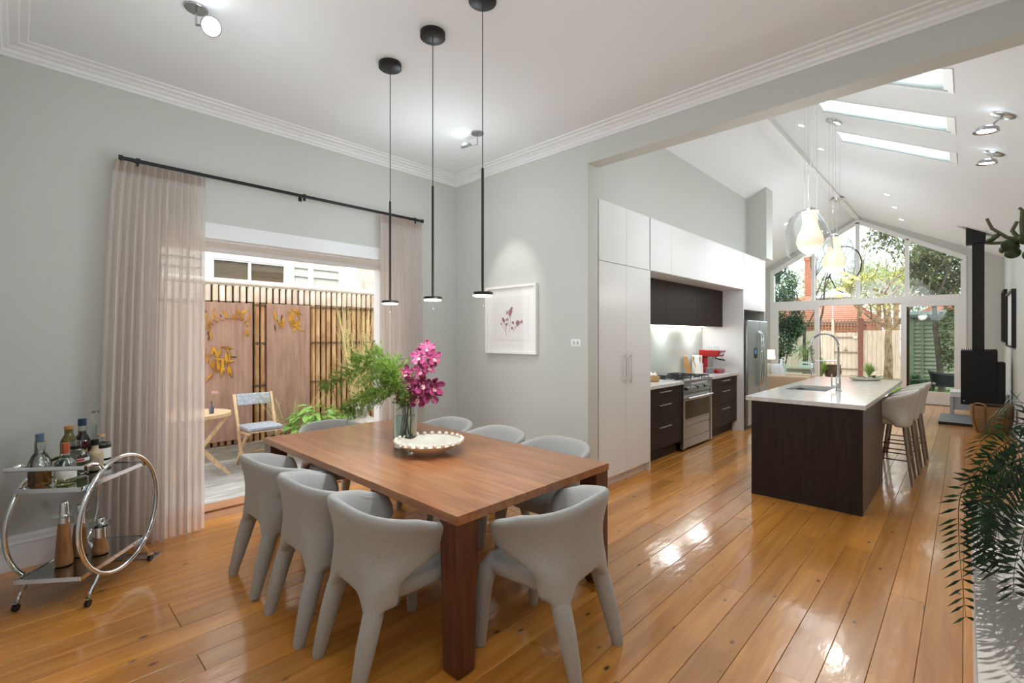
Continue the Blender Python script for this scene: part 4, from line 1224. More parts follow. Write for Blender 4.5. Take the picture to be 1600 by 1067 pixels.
MB().lathe([(0, 0), (.075, 0), (.08, .006), (.08, .27), (.075, .278), (0, .278)], (-3.16, 7.66, BZ), 28).build('canister_body', M('canister_white', '#dfe2e2', .35), t, smooth=True)
MB().lathe([(.0795, .235), (.0812, .237), (.0812, .241), (.0795, .243)], (-3.16, 7.66, BZ), 28).build('lid_ring', M('ring_grey', '#bfc4c5', .4), t)
t = thing('grey_canister', 'small grey tin in front of the coffee machine', 'tin', (-2.93, 7.60, BZ))
MB().lathe([(0, 0), (.055, 0), (.057, .004), (.057, .072), (0, .072)], (-2.93, 7.60, BZ), 26).build('tin_body', M('tin_grey', '#6f7072', .4), t, smooth=True)
MB().lathe([(0, .0722), (.059, .0722), (.059, .088), (.054, .091), (0, .091)], (-2.93, 7.60, BZ), 26).build('lid', M('tin_lid', '#7c7d7f', .35), t, smooth=True)
t = thing('garlic_basket', 'small woven basket of garlic at the pantry end of the bench', 'basket', (-2.93, 5.70, BZ))
c = Vector((-2.93, 5.70, BZ))
for k in range(6):
    r = .07 + .012 * math.sin(k * .6)
    MB().tube(arc(c + Vector((0, 0, .008 + .013 * k)), r, 0, 2 * PI * 23 / 24, 24, (1, 0, 0), (0, 1, 0)), .0075, 6, closed=True).build('woven_ring', M('cane', '#b28d5e', .7), t, smooth=True)
MB().cyl(c, .066, .001, .01, 20).build('base', MATS['cane'], t)
for k, (dx, dy, dz) in enumerate(((.02, .02, .09), (-.025, -.015, .088), (.0, -.035, .092))):
    g = thing('garlic_bulb', 'white garlic bulb heaped in the small woven basket', 'garlic', c + Vector((dx, dy, dz - .03)), 0, 'garlic in the basket')
    MB().lathe([(0, -.025), (.02, -.022), (.028, -.005), (.02, .015), (.006, .027), (.004, .045), (0, .046)], c + Vector((dx, dy, dz)), 14).build('bulb', M('garlic', '#e8e0d4', .6), g, smooth=True)

# ---- island
t = thing('kitchen_island', 'dark timber veneer kitchen island body', 'island', (-1.07, 5.6, 0))
MB().box(-1.51, -.631, 4.955, 4.98, 0, .904).build('end_panel', DARK, t, bevel=.001, seg=1)
MB().box(-.655, -.631, 4.981, 6.30, 0, .904).build('side_panel', M('dark_veneer_side', '#3a2d27', .36, col2='#4a3b33', scale=3, stretch=(26, 26, 1.2), detail=5), t, bevel=.001, seg=1)
MB().box(-1.49, -.656, 4.981, 6.30, .1, .74).box(-1.49, -1.0, 6.3005, 7.98, .1, .74).build('carcass', DARK, t)
MB().box(-1.44, -.70, 4.985, 6.28, .0, .0995).box(-1.44, -1.03, 6.2805, 7.95, 0, .0995).build('kickboard', BLACK, t)
MB().box(-1.51, -1.49, 4.981, 5.80, .1, .9035).build('front_panel', DARK, t); MB().box(-1.51, -1.49, 5.805, 6.62, .1, .9035).build('front_panel', DARK, t); MB().box(-1.51, -1.49, 6.625, 7.98, .1, .9035).build('front_panel', DARK, t)
MB().box(-1.0, -.98, 6.301, 7.98, .1, .9035).box(-1.49, -1.0, 7.96, 7.98, .7405, .9035).build('back_panel', DARK, t)
IT = tag(None or thing('island_benchtop', 'long pale stone island benchtop with an inset sink', 'benchtop', (-1.08, 6.48, .905)), 'long pale stone island benchtop with an inset sink', 'benchtop')
IX0, IX1, IY0, IY1 = -1.557, -.606, 4.932, 8.05
H0, H1, J0, J1 = -1.446, -1.066, 5.85, 6.52
m = MB()
def ring(z): return ([(IX0, IY0, z), (IX1, IY0, z), (IX1, IY1, z), (IX0, IY1, z)], [(H0, J0, z), (H1, J0, z), (H1, J1, z), (H0, J1, z)])
o0, i0 = ring(.905); o1, i1 = ring(.945)
m.v = o0 + i0 + o1 + i1
for k in range(4):
    k2 = (k + 1) % 4
    m.f += [(8 + k, 8 + k2, 12 + k2, 12 + k), (k2, k, 4 + k, 4 + k2), (k, k2, 8 + k2, 8 + k), (4 + k2, 4 + k, 12 + k, 12 + k2)]
m.build('slab', STONE, IT, bevel=.002)
sk = thing('sink', 'stainless double bowl sink set into the island', 'sink', (-1.256, 6.185, .9))
SINKM = M('sink_steel', '#6d6f71', .3, 1)
for y0, y1 in ((5.852, 6.07), (6.095, 6.518)):
    mm = MB(); x0, x1 = H0 + .002, H1 - .002
    a = [(x0, y0, .9045), (x1, y0, .9045), (x1, y1, .9045), (x0, y1, .9045)]
    b = [(x0 + .015, y0 + .015, .76), (x1 - .015, y0 + .015, .76), (x1 - .015, y1 - .015, .76), (x0 + .015, y1 - .015, .76)]
    mm.v = a + b
    mm.f = [(4, 5, 6, 7)] + [((k + 1) % 4, k, 4 + k, 4 + (k + 1) % 4) for k in range(4)]
    bw = mm.build('bowl', SINKM, sk, solid=.003, soff=1)
    MB().lathe([(0, .7605), (.03, .7605), (.032, .763), (0, .764)], ((x0 + x1) / 2, (y0 + y1) / 2, 0), 18).build('drain', CHROME, bw, smooth=True)
MB().box(H0 + .002, H1 - .002, 6.0705, 6.0945, .88, .925).build('divider', STEEL, sk, bevel=.002)

t = thing('mixer_tap', 'tall chrome spring mixer tap beside the sink', 'tap', (-.98, 6.05, .945))
tx, ty = -.98, 6.05
MB().lathe([(0, .9455), (.03, .9455), (.03, .953), (.024, .957), (.024, 1.09), (.02, 1.10), (0, 1.10)], (tx, ty, 0), 24).build('body', CHROME, t, smooth=True)
MB().tube([(tx, ty, 1.10), (tx, ty, 1.35)], .012, 12).build('column', CHROME, t, smooth=True)
pts = [(tx, ty, 1.33), (tx, ty, 1.42)] + arc((tx - .125, ty, 1.43), .125, 0, PI, 15) + [(tx - .25, ty, 1.40), (tx - .245, ty, 1.30), (tx - .235, ty, 1.24)]
MB().tube(pts, .0085, 10).build('hose', M('hose_grey', '#8d8f91', .3, 1), t, smooth=True)
cv = [Vector(p) for p in pts[1:-1]]
sp = []
NS = 300
for k in range(NS):
    u = k / (NS - 1) * (len(cv) - 1); i = min(int(u), len(cv) - 2); p = cv[i].lerp(cv[i + 1], u - i); d = (cv[i + 1] - cv[i]).normalized()
    n1 = Vector((0, 1, 0)); n2 = d.cross(n1)
    a = 2 * PI * k / 7
    sp.append(p + (n1 * math.cos(a) + n2 * math.sin(a)) * .0125)
MB().tube(sp, .0022, 4).build('spring', CHROME, t, smooth=True)
MB().lathe([(0, 0), (.014, 0), (.019, .03), (.017, .12), (.011, .14), (0, .14)], (tx - .235, ty, 1.10), 18).build('spray_head', CHROME, t, smooth=True)
MB().tube([(tx, ty, 1.27), (tx - .22, ty, 1.255)], .006, 8).lathe([(.019, 1.24), (.024, 1.24), (.024, 1.262), (.019, 1.262)], (tx - .235, ty, 0), 18).build('holder_arm', CHROME, t, smooth=True)
MB().tube([(tx, ty, 1.0), (tx - .05, ty, 1.0)], .016, 12).tube([(tx - .06, ty, .985), (tx - .06, ty, 1.12)], .007, 8).build('lever', CHROME, t, smooth=True)

t = thing('serving_tray', 'boat-shaped pale ceramic tray with dark leaves on the island', 'tray', (-.95, 7.78, .945))
c = Vector((-.955, 7.78, .9455)); Rz = Matrix.Rotation(math.radians(47), 3, 'Z')
def tray(u, v):
    a = 2 * PI * u
    rr = [.0, .7, .92, 1.0, .97, .88, .62, 0][int(round(v * 7))]; zz = [0, 0, .012, .035, .036, .018, .008, .006][int(round(v * 7))]
    p = Vector((.24 * math.cos(a) * rr, .105 * math.sin(a) * rr * (1 - .25 * abs(math.cos(a)) ** 3), zz + .012 * abs(math.cos(a)) ** 4 * (rr > .8)))
    return c + Rz @ p
MB().grid(tray, 40, 8, closeu=True).build('tray_body', M('tray_glaze', '#cfc8b6', .35), t, smooth=True)
LFD = mat_leaf('dark_leaf', '#2c3a2e', '#4d5d40')
for k, (dx, dy, a, L) in enumerate(((.03, .01, .2, .16), (.1, -.02, -.3, .15), (-.04, .02, 2.6, .15), (.12, .03, .6, .13), (-.02, -.02, 3.4, .14))):
    m = MB()
    p0 = c + Rz @ Vector((dx, dy, .03)); d = Rz @ Vector((math.cos(a), math.sin(a), .12))
    def lf(u, v):
        w = .045 * math.sin(PI * u) ** .8 * (v - .5)
        return p0 + d * L * u + d.cross(Vector((0, 0, 1))).normalized() * w + Vector((0, 0, .02 * math.sin(PI * u) - .25 * abs(w)))
    m.grid(lf, 8, 5).build('leaf', LFD, t, smooth='all', solid=.001)

# ---- bar stools: shell backs face away from the island (front faces -x, built facing +y)
def make_stool(label, loc, rz):
    t = thing('bar_stool', label, 'stool', (0, 0, 0), 0, 'bar stools along the island')
    def sm(a, b, x):
        u = max(0, min(1, (x - a) / (b - a))); return u * u * (3 - 2 * u)
    yf = lambda v: -.06 + .17 * sm(.1, .6, v)
    fn = shell_fn(.20, .245, -.17, -.235, yf, lambda a: .60, lambda a: .965 - .09 * a ** 1.5 - .05 * sm(.85, 1, a), .66)
    thick_shell(fn, 27, 9, .035).build('backrest', STOOLF, t, sub=1)
    sh = MB()
    rows = [(-.19, .60, .69, .15), (-.1, .6, .70, .2), (.1, .6, .70, .215), (.19, .605, .70, .21), (.225, .62, .685, .2)]
    for y, z0, z1, w in rows:
        sh.v += [(-w * .85, y, z0), (-w, y, z0 + .02), (-w, y, z1 - .02), (-w * .88, y, z1), (w * .88, y, z1), (w, y, z1 - .02), (w, y, z0 + .02), (w * .85, y, z0)]
    for i in range(4):
        for j in range(8): sh.f.append((i * 8 + j, i * 8 + (j + 1) % 8, i * 8 + 8 + (j + 1) % 8, i * 8 + 8 + j))
    sh.f += [tuple(range(7, -1, -1)), tuple(range(32, 40))]
    sh.build('seat', STOOLF, t, sub=1)
    MB().box(-.17, .17, -.12, .19, .7005, .725).build('seat_pad', M('stool_pad', '#3f4144', .3), t, bevel=.012)
    LG = M('stool_leg', '#8d8277', .45, col2='#a1958a', scale=6, stretch=(10, 10, 1))
    for sx in (-1, 1):
        for sy in (-1, 1):
            MB().tube([(sx * .14, sy * .13, .61), (sx * .2, sy * .2, .008), (sx * .2, sy * .2, 0)], [.019, .0135, .012], 12).build('leg', LG, t, smooth=True)
    k = .5
    BR = M('footrest', '#5d5e60', .3, 1)
    for sx in (-1, 1):
        MB().tube([(sx * .178, -.172, .25), (sx * .178, .172, .25)], .007, 8).build('footrest', BR, t, smooth=True)
    for sy in (-1, 1):
        MB().tube([(-.178, sy * .172, .25), (.178, sy * .172, .25)], .007, 8).build('footrest', BR, t, smooth=True)
    t.location = loc; t.rotation_euler = (0, 0, rz)
    return t
s0 = make_stool('pale upholstered bar stool nearest the dining table', (-.59, 6.47, 0), PI / 2)
dup(s0, (-.57, 7.06, 0), PI / 2, 'pale upholstered bar stool in the middle of the island row')
dup(s0, (-.545, 7.66, 0), PI / 2, 'pale upholstered bar stool at the garden end of the island')

# ---- blown glass pendants
OPAL = M('opal_glow', '#fff4e6', .3, emit='#ffdfb6', estr=.5)
CLEARG = mat_clear('thin_glass', '#f8fafa', 1.6)
def glass_pendant(label, x, y, zb, ztop_, tilt):
    zc = roof(x)
    t = thing('glass_pendant', label, 'lamp', (x, y, zc), 0, 'blown glass pendants over the island')
    R3 = Matrix.Rotation(-math.atan(.52), 3, 'Y').inverted()
    MB().lathe([(0, -.03), (.07, -.03), (.085, -.02), (.09, 0), (0, 0)], (x, y, zc), 28, R3).build('canopy', CHROME, t, smooth=True)
    c = Vector((x, y, zb)); H = ztop_ - zb
    Rt = Matrix.Rotation(tilt, 3, 'Y')
    # clear outer bell, open underneath
    MB().lathe([(.19, -.03), (.198, .06), (.175, .22), (.125, .34), (.075, .385), (.07, .388), (.12, .335), (.17, .22), (.193, .06), (.186, -.03)], c, 36, Rt).build('outer_bell', CLEARG, t, smooth=True)
    MB().lathe([(0, -.035), (.05, -.03), (.1, .02), (.118, .08), (.108, .14), (.08, .2), (.065, .26), (.066, .32), (.075, .375), (0, .375)], c, 32).build('opal_shade', OPAL, t, smooth=True)
    MB().lathe([(0, .38), (.045, .38), (.05, .40), (.02, .42), (0, .42)], c, 20).build('cap', CHROME, t, smooth=True)
    for k in range(3):
        a = k * 2.1 + .5
        MB().tube([(x + .06 * math.cos(a), y + .06 * math.sin(a), zb + .40), (x + .06 * math.cos(a), y + .06 * math.sin(a), roof(x + .06 * math.cos(a)) - .03)], .0013, 5).build('wire', CHROME, t)
    MB().tube([(x, y, zb + .42), (x - .02, y, zb + .6), (x + .015, y, zb + .9), (x + .01, y, zc - .03)], .0022, 6).build('flex', M('flex', '#cfd0d0', .4), t)
glass_pendant('nearer blown glass pendant with clear bell and opal shade over the island', -1.1, 5.36, 2.37, 2.75, -.16)
glass_pendant('farther blown glass pendant with clear bell and opal shade over the tap', -1.1, 6.53, 2.29, 2.66, .14)
# ---- arm chandelier with amber discs over the living area
AMB = M('amber_disc', '#ffc56a', .3, emit='#ffc67a', estr=.9)
cx, cy = -1.93, 11.75
ct = 4.36
t = thing('arc_chandelier', 'dark curved-arm chandelier with glowing amber discs at the ridge', 'chandelier', (cx, cy, ct))
MB().lathe([(0, -.03), (.12, -.03), (.13, -.015), (.13, 0), (0, 0)], (cx, cy, ct), 24).build('canopy', CHROME, t, smooth=True)
MB().tube([(cx, cy, ct - .03), (cx, cy, 3.35)], .006, 6).build('rod', CHROME, t, smooth=True)
MB().ball((cx, cy, 3.33), .035, 12, 8).build('hub', BLACK, t, smooth=True)
def disc(c, tilt, r):
    return MB().lathe([(0, -.03), (r * .8, -.022), (r, 0), (r * .8, .022), (0, .03)], c, 24, Matrix.Rotation(tilt, 3, 'Y')).build('amber_disc', AMB, t, smooth=True)
A = [Vector((cx, cy, 3.33))]
MB().tube([(cx, cy, 3.33)] + [(cx + .12 + .3 * math.sin(a), cy, 3.0 + .37 * math.cos(a)) for a in [-.3 + k * .25 for k in range(13)]], .011, 8).build('arm', BLACK, t, smooth=True)
MB().tube([(cx, cy, 3.33), (cx - .14, cy, 3.1), (cx - .12, cy, 2.75), (cx + .0, cy, 2.48), (cx + .12, cy, 2.42)], .011, 8).build('arm', BLACK, t, smooth=True)
MB().tube([(cx, cy, 3.33), (cx + .1, cy, 3.0), (cx + .16, cy, 2.75)], .011, 8).build('arm', BLACK, t, smooth=True)
for p, tl, r in (((cx + .06, cy, 2.50), .1, .09), ((cx + .04, cy, 2.36), .0, .09), ((cx + .17, cy, 2.66), .6, .1), ((cx + .30, cy, 2.72), .5, .1), ((cx + .12, cy - .02, 2.82), .3, .09)): disc(p, tl, r)

# ---- recessed downlights and spots on the slopes
DL = M('downlight_glow', '#ffffff', .3, emit='#fff4e2', estr=16)
sl = math.atan(.52)
for i, (x, y, lab) in enumerate(((-1.527, 6.974, 'recessed downlight beside the ridge beam nearest the opening'), (-1.508, 8.026, 'recessed downlight beside the ridge beam above the island end'), (-.972, 10.29, 'recessed downlight nearest of three on the slope by the fireplace'), (-.963, 11.39, 'recessed downlight middle of three on the slope by the fireplace'), (-.969, 12.685, 'recessed downlight closest to the gable on the fireplace slope'), (-2.824, 10.356, 'recessed downlight on the left slope nearest the kitchen wall'), (-2.813, 11.52, 'recessed downlight on the left slope nearer the gable'))):
    z = roof(x); sg = 1 if x > RX else -1
    R3 = Matrix.Rotation(sg * sl, 3, 'Y')
    t = thing('downlight', lab, 'light', (x, y, z), 0, 'recessed downlights in the sloping ceiling')
    MB().lathe([(.036, -.001), (.05, -.005), (.054, -.003), (.054, .0), (.036, .002)], (x, y, z), 24, R3).build('trim_ring', TRIM, t, smooth=True)
    MB().lathe([(0, -.0015), (.036, -.0015), (.036, .001), (0, .001)], (x, y, z), 20, R3).build('lens', DL, t)
def slope_spot(label, x, y, hx, hy, hz, to):
    z = roof(x)
    p = Vector((x, y, z)); h = Vector((hx, hy, hz)); d = (Vector(to) - h).normalized()
    t = thing('slope_spot', label, 'spotlight', p, 0, 'chrome spotlights on the sloping ceiling')
    R2 = Matrix.Rotation(sl, 3, 'Y')
    MB().lathe([(0, -.012), (.075, -.012), (.085, -.006), (.085, 0), (0, 0)], p, 28, R2).build('plate', STEEL, t, smooth=True)
    MB().tube([p, h], .008, 8).build('stem', STEEL, t, smooth=True)
    R3 = d.to_track_quat('Z', 'Y').to_matrix()
    MB().lathe([(0, -.03), (.05, -.03), (.075, -.012), (.08, .012), (.072, .012), (.05, -.002), (0, -.004)], h, 28, R3).build('lamp_head', STEEL, t, smooth=True)
    MB().lathe([(0, .0), (.05, .0), (.056, .006), (0, .006)], h, 24, R3).build('bulb', SPOTGLOW, t, smooth=True)
slope_spot('chrome spotlight on the right slope nearest the long skylights', .22, 5.55, .12, 5.45, 3.20, (-.2, 5.5, 0))
slope_spot('chrome spotlight on the right slope below the last skylight', .20, 6.68, .15, 6.62, 3.24, (-.2, 6.8, 0))

# ================================================================ LIVING END
t = thing('wood_heater', 'black suspended wood heater with a square flue', 'fireplace', (.2, 11.6, 0))
HB = M('heater_black', '#0b0b0c', .6, bump=.05, bscale=80)
bd = MB().box(-.065, .39, 11.45, 12.0, .335, 1.275).build('firebox', HB, t, bevel=.006)
MB().box(.3905, .483, 11.45, 12.0, .335, 1.08).build('side_box', HB, t, bevel=.006)
for k in range(16):
    x = -.055 + k * .0285
    MB().box(x, x + .012, 11.45, 12.0, 1.276, 1.30).build('fin', HB, t)
for k in range(17): MB().box(-.055 + k * .0265, -.055 + k * .0265 + .004, 11.444, 11.4495, .36, 1.26).build('rib', HB, t)
MB().tube([(-.02, 11.44, .40), (-.02, 11.4497, .40)], .012, 12).build('latch', STEEL, t)
MB().box(.10, .27, 11.5, 11.9, .052, .3345).build('post', HB, t)
fl_ = MB().box(.08, .235, 11.6, 11.76, 1.2755, 3.20).build('flue', HB, t, bevel=.003)
MB().hexa([(.0, 11.55, 3.15), (.25, 11.55, 3.15), (.25, 11.82, 3.15), (.0, 11.82, 3.15)], [(.0, 11.55, roof(.0) - .002), (.25, 11.55, roof(.25) - .002), (.25, 11.82, roof(.25) - .002), (.0, 11.82, roof(.0) - .002)]).build('flue_box', HB, t)
MB().lathe([(0, -.01), (.11, -.01), (.12, 0), (0, 0)], (-.02, 11.62, roof(-.02)), 24, Matrix.Rotation(sl, 3, 'Y')).build('ceiling_plate', STEEL, t, smooth=True)
t = thing('hearth_plate', 'low dark hearth slab under the wood heater', 'hearth', (.1, 11.7, 0))
MB().box(-.347, .55, 11.1, 12.3, 0, .045).build('slab_base', M('hearth_edge', '#1b1b1c', .5), t)
MB().box(-.347, .55, 11.1, 12.3, .0452, .052).build('slab_top', M('hearth_top', '#80868c', .25), t)
t = thing('white_bench', 'low white box bench behind the wood heater', 'bench', (.15, 12.65, 0))
MB().box(-.22, .55, 12.345, 12.95, .37, .47).build('bench_top', WHITE, t, bevel=.004)
MB().box(-.22, -.17, 12.345, 12.95, 0, .3695).build('bench_side', M('bench_grey', '#b4b6b7', .5), t); MB().box(-.1695, .55, 12.37, 12.95, .13, .3695).build('bench_front', MATS['bench_grey'], t)
t = thing('wicker_basket', 'round woven wicker basket with looped handles beside the heater', 'basket', (.29, 10.62, 0))
WICK = M('wicker', '#7d5f40', .8, col2='#9b7d58', scale=70, bump=.5, bscale=120)
bc = Vector((.29, 10.62, 0))
def br(z): return .165 + .07 * math.sin(min(1, z / .28) * PI / 2)
for k in range(21):
    z = .012 + k * .0205
    n_ = 48
    MB().tube([bc + Vector((math.cos(2 * PI * j / n_), math.sin(2 * PI * j / n_), 0)) * (br(z) + .005 * math.sin(j * PI / 1 + k * PI)) + Vector((0, 0, z)) for j in range(n_)], .0112, 5, closed=True).build('woven_row', WICK, t, smooth=True)
MB().cyl(bc, .165, .002, .02, 24).build('base', WICK, t)
MB().lathe([(br(.05) - .012, .02), (br(.2) - .012, .2), (br(.42) - .012, .43), (br(.42) - .016, .43), (br(.2) - .017, .2), (br(.05) - .018, .02)], bc, 32).build('lining', M('basket_dark', '#3d2916', .8), t, smooth=True)
for a in (-2.2, -.6):
    d = Vector((math.cos(a), math.sin(a), 0)); tg = Vector((-d.y, d.x, 0))
    MB().tube([bc + d * .232 + tg * (.09 * math.cos(q)) + Vector((0, 0, .425 + .05 * math.sin(q))) for q in [PI * k / 10 for k in range(11)]], .012, 8).build('handle', WICK, t, smooth=True)
    for s_ in (-1, 1): MB().tube([bc + (d + tg * s_ * .35).normalized() * (br(z) + .012) + Vector((0, 0, z)) for z in (.42, .3, .18, .06, .0)], .009, 6).build('strap', M('strap_tan', '#6e4a28', .7), t, smooth=True)
for y0, y1, z0, z1, lab in ((12.95, 13.75, 1.41, 2.42, 'black framed picture on the right wall nearer the garden'), (10.75, 12.3, 1.345, 2.27, 'large black framed picture on the right wall above the basket')):
    t = thing('wall_picture', lab, 'picture', (.568, (y0 + y1) / 2, z0), 0, 'black framed pictures on the right wall')
    frame4('y', y0, y1, z0, z1, .515, .567, .03, .03, .03).build('frame', BLACK, t)
    MB().box(.545, .566, y0 + .03, y1 - .03, z0 + .03, z1 - .03).build('mount', M('mount', '#f4f2ee', .8), t)
t = thing('power_outlet', 'white power outlet low on the right wall', 'outlet', (.568, 9.7, .3))
MB().box(.559, .568, 9.64, 9.76, .26, .34).build('plate', M('switch_white', '#f1f1f0', .3), t, bevel=.002)
for dy in (-.03, .03): MB().box(.557, .5589, 9.7 + dy - .01, 9.7 + dy + .01, .29, .315).build('socket', MATS['switch_grey'], t)
skirt('baseboard_right', (.568, YG - .03), (.568, YK), (-1, 0), .12)

# armchair, cushions and lamp at the left of the living end
t = thing('armchair', 'cream upholstered armchair beyond the fridge', 'armchair', (-2.72, 11.2, 0))
CRM = M('cream_fabric', '#d6bfa4', .9, bump=.2, bscale=300)
MB().box(-3.15, -2.30, 10.98, 11.75, .16, .42).build('base', CRM, t, bevel=.03)
MB().box(-2.98, -2.28, 11.1, 11.62, .421, .54).build('seat_cushion', CRM, t, bevel=.04, seg=3)
for y0, y1 in ((10.9, 11.09), (11.63, 11.82)): MB().box(-3.1, -2.26, y0, y1, .12, .715).build('arm', CRM, t, bevel=.035, seg=3)
MB().hexa([(-3.2, 10.95, .15), (-3.0, 10.95, .15), (-3.0, 11.77, .15), (-3.2, 11.77, .15)], [(-3.32, 10.95, .92), (-3.16, 10.95, .92), (-3.16, 11.77, .92), (-3.32, 11.77, .92)]).build('backrest', CRM, t, bevel=.04, seg=3)
for x, y in ((-3.08, 11.02), (-3.08, 11.7), (-2.36, 11.02), (-2.36, 11.7)): MB().tube([(x, y, .16), (x, y, 0)], [.022, .016], 10).build('leg', M('dark_leg', '#3b2a20', .5), t)
def cushion(label, c, sx, sz, th, rz, tilt, mat):
    R3 = Matrix.Rotation(rz, 3, 'Z') @ Matrix.Rotation(tilt, 3, 'X')
    def fn(u, v):
        a, b = u * 2 - 1, v * 2 - 1
        k = (1 - abs(a) ** 3.0) * (1 - abs(b) ** 3.0)
        pin = 1 - .08 * (a * a * b * b)
        return a * sx * pin, b * sz * pin, th * k ** .5
    m = MB()
    m.grid(lambda u, v: Vector(c) + R3 @ Vector((fn(u, v)[0], fn(u, v)[2], fn(u, v)[1])), 11, 11)
    m.grid(lambda u, v: Vector(c) + R3 @ Vector((fn(1 - u, v)[0], -fn(1 - u, v)[2], fn(1 - u, v)[1])), 11, 11)
    return tag(m.build('cushion', mat, smooth='all'), label, 'cushion')
cushion('plump white cushion leaning in the cream armchair', (-2.93, 11.33, .74), .21, .2, .07, math.radians(70), -.25, M('white_cushion', '#e4e4e6', .9, col2='#cfd3da', scale=6))
cushion('bright blue cushion low beside the cream armchair', (-3.16, 10.28, .61), .2, .19, .07, math.radians(20), -.1, M('blue_cushion', '#3f86b8', .9))
t = thing('side_ottoman', 'low brown leather ottoman behind the blue cushion', 'ottoman', (-3.1, 10.3, 0))
MB().box(-3.4, -2.93, 10.05, 10.5, .06, .42).build('ottoman_body', M('brown_leather', '#5c3d2a', .5), t, bevel=.03)
for x in (-3.35, -2.98):
    for y in (10.1, 10.45): MB().tube([(x, y, .06), (x, y, 0)], .015, 8).build('leg', MATS['dark_leg'], t)
t = thing('floor_lamp', 'slim floor lamp with a glowing white shade near the glass door', 'lamp', (-3.38, 12.5, 0))
MB().lathe([(0, 0), (.13, 0), (.13, .015), (0, .02)], (-3.38, 12.5, 0), 24).build('base', CHROME, t, smooth=True)
MB().tube([(-3.38, 12.5, .015), (-3.38, 12.5, 1.0)], .01, 8).build('pole', CHROME, t)
MB().lathe([(.10, .98), (.08, 1.2), (.077, 1.2), (.097, .98)], (-3.38, 12.5, 0), 24).build('shade', M('shade_glow', '#fff4df', .6, emit='#fff0d2', estr=1.2), t, smooth=True)

# ================================================================ RIGHT FOREGROUND: ledge, hanging fern, jade plant
LZ = .62
t = thing('ledge_cabinet', 'low pale ledge cabinet running along the right-hand edge', 'cabinet', (.3, 2.4, 0))
LEDGE = M('ledge_top', '#8c857c', .5)
MB().box(.034, .6, 1.0, 3.63, .0, LZ - .0205).build('carcass', WHITE, t)
MB().box(.022, .61, .99, 3.64, LZ - .02, LZ).build('top', LEDGE, t, bevel=.002)
for a, b in ((1.0, 1.87), (1.87, 2.75), (2.75, 3.63)): MB().box(.0225, .0335, a + .002, b - .002, .08, LZ - .022).build('door', CAB, t)
def planter(name, label, c, R, H, mat):
    t = thing(name, label, 'plant', c)
    MB().lathe([(0, 0), (R * .72, 0), (R * .75, .008), (R, H - .02), (R * 1.02, H), (R * .94, H), (R * .9, H - .03), (0, H - .04)], c, 32).build('pot', mat, t, smooth=True)
    MB().lathe([(0, H - .045), (R * .88, H - .035), (R * .9, H - .03), (0, H - .02)], c, 20).build('soil', M('soil', '#2c2018', .95), t)
    return t
pc = Vector((.262, 2.75, LZ))
t = planter('hanging_fern', 'dark green fishbone fern spilling over the pale ledge', pc, .115, .17, M('pot_white', '#d6d4d0', .4))
FR = mat_leaf('fishbone_fern', '#12271a', '#2c4722', .4)
rfn = random.Random(21)
def frond(pts, L0, name='frond'):
    pts = [Vector(p) for p in pts]; fine = []
    for i in range(len(pts) - 1):
        for k in range(10):
            u = k / 10; p0 = pts[max(i - 1, 0)]; p1 = pts[i]; p2 = pts[i + 1]; p3 = pts[min(i + 2, len(pts) - 1)]
            fine.append(.5 * ((2 * p1) + (p2 - p0) * u + (2 * p0 - 5 * p1 + 4 * p2 - p3) * u * u + (3 * p1 - p0 - 3 * p2 + p3) * u ** 3))
    fine.append(pts[-1])
    m = MB().tube(fine, [.0022 * (1 - .7 * i / len(fine)) for i in range(len(fine))], 5)
    # walk along by arc length
    acc = 0; nxt = .10; tot = sum((fine[i + 1] - fine[i]).length for i in range(len(fine) - 1))
    tw = rfn.uniform(0, 6)
    for i in range(1, len(fine)):
        acc += (fine[i] - fine[i - 1]).length
        while acc > nxt:
            g = nxt / tot
            d = (fine[i] - fine[i - 1]).normalized()
            sd = d.cross(Vector((.72, .69, 0)).cross(Vector((0, 0, 1))))
            sd = sd.normalized() if sd.length > .1 else d.orthogonal().normalized()
            L = L0 * (math.sin(PI * min(1, .2 + .8 * (1 - g))) * .65 + .35) * rfn.uniform(.9, 1.1)
            for s_ in (-1, 1):
                v = (sd * s_ + d * .25 + Vector((0, 0, -.10))).normalized()
                nrm = v.cross(d)
                m.leaf(fine[i], v, nrm, L, .0125, .12, .1)
            nxt += .027
    return m.build(name, FR, t)
ctr = pc + Vector((0, 0, .16))
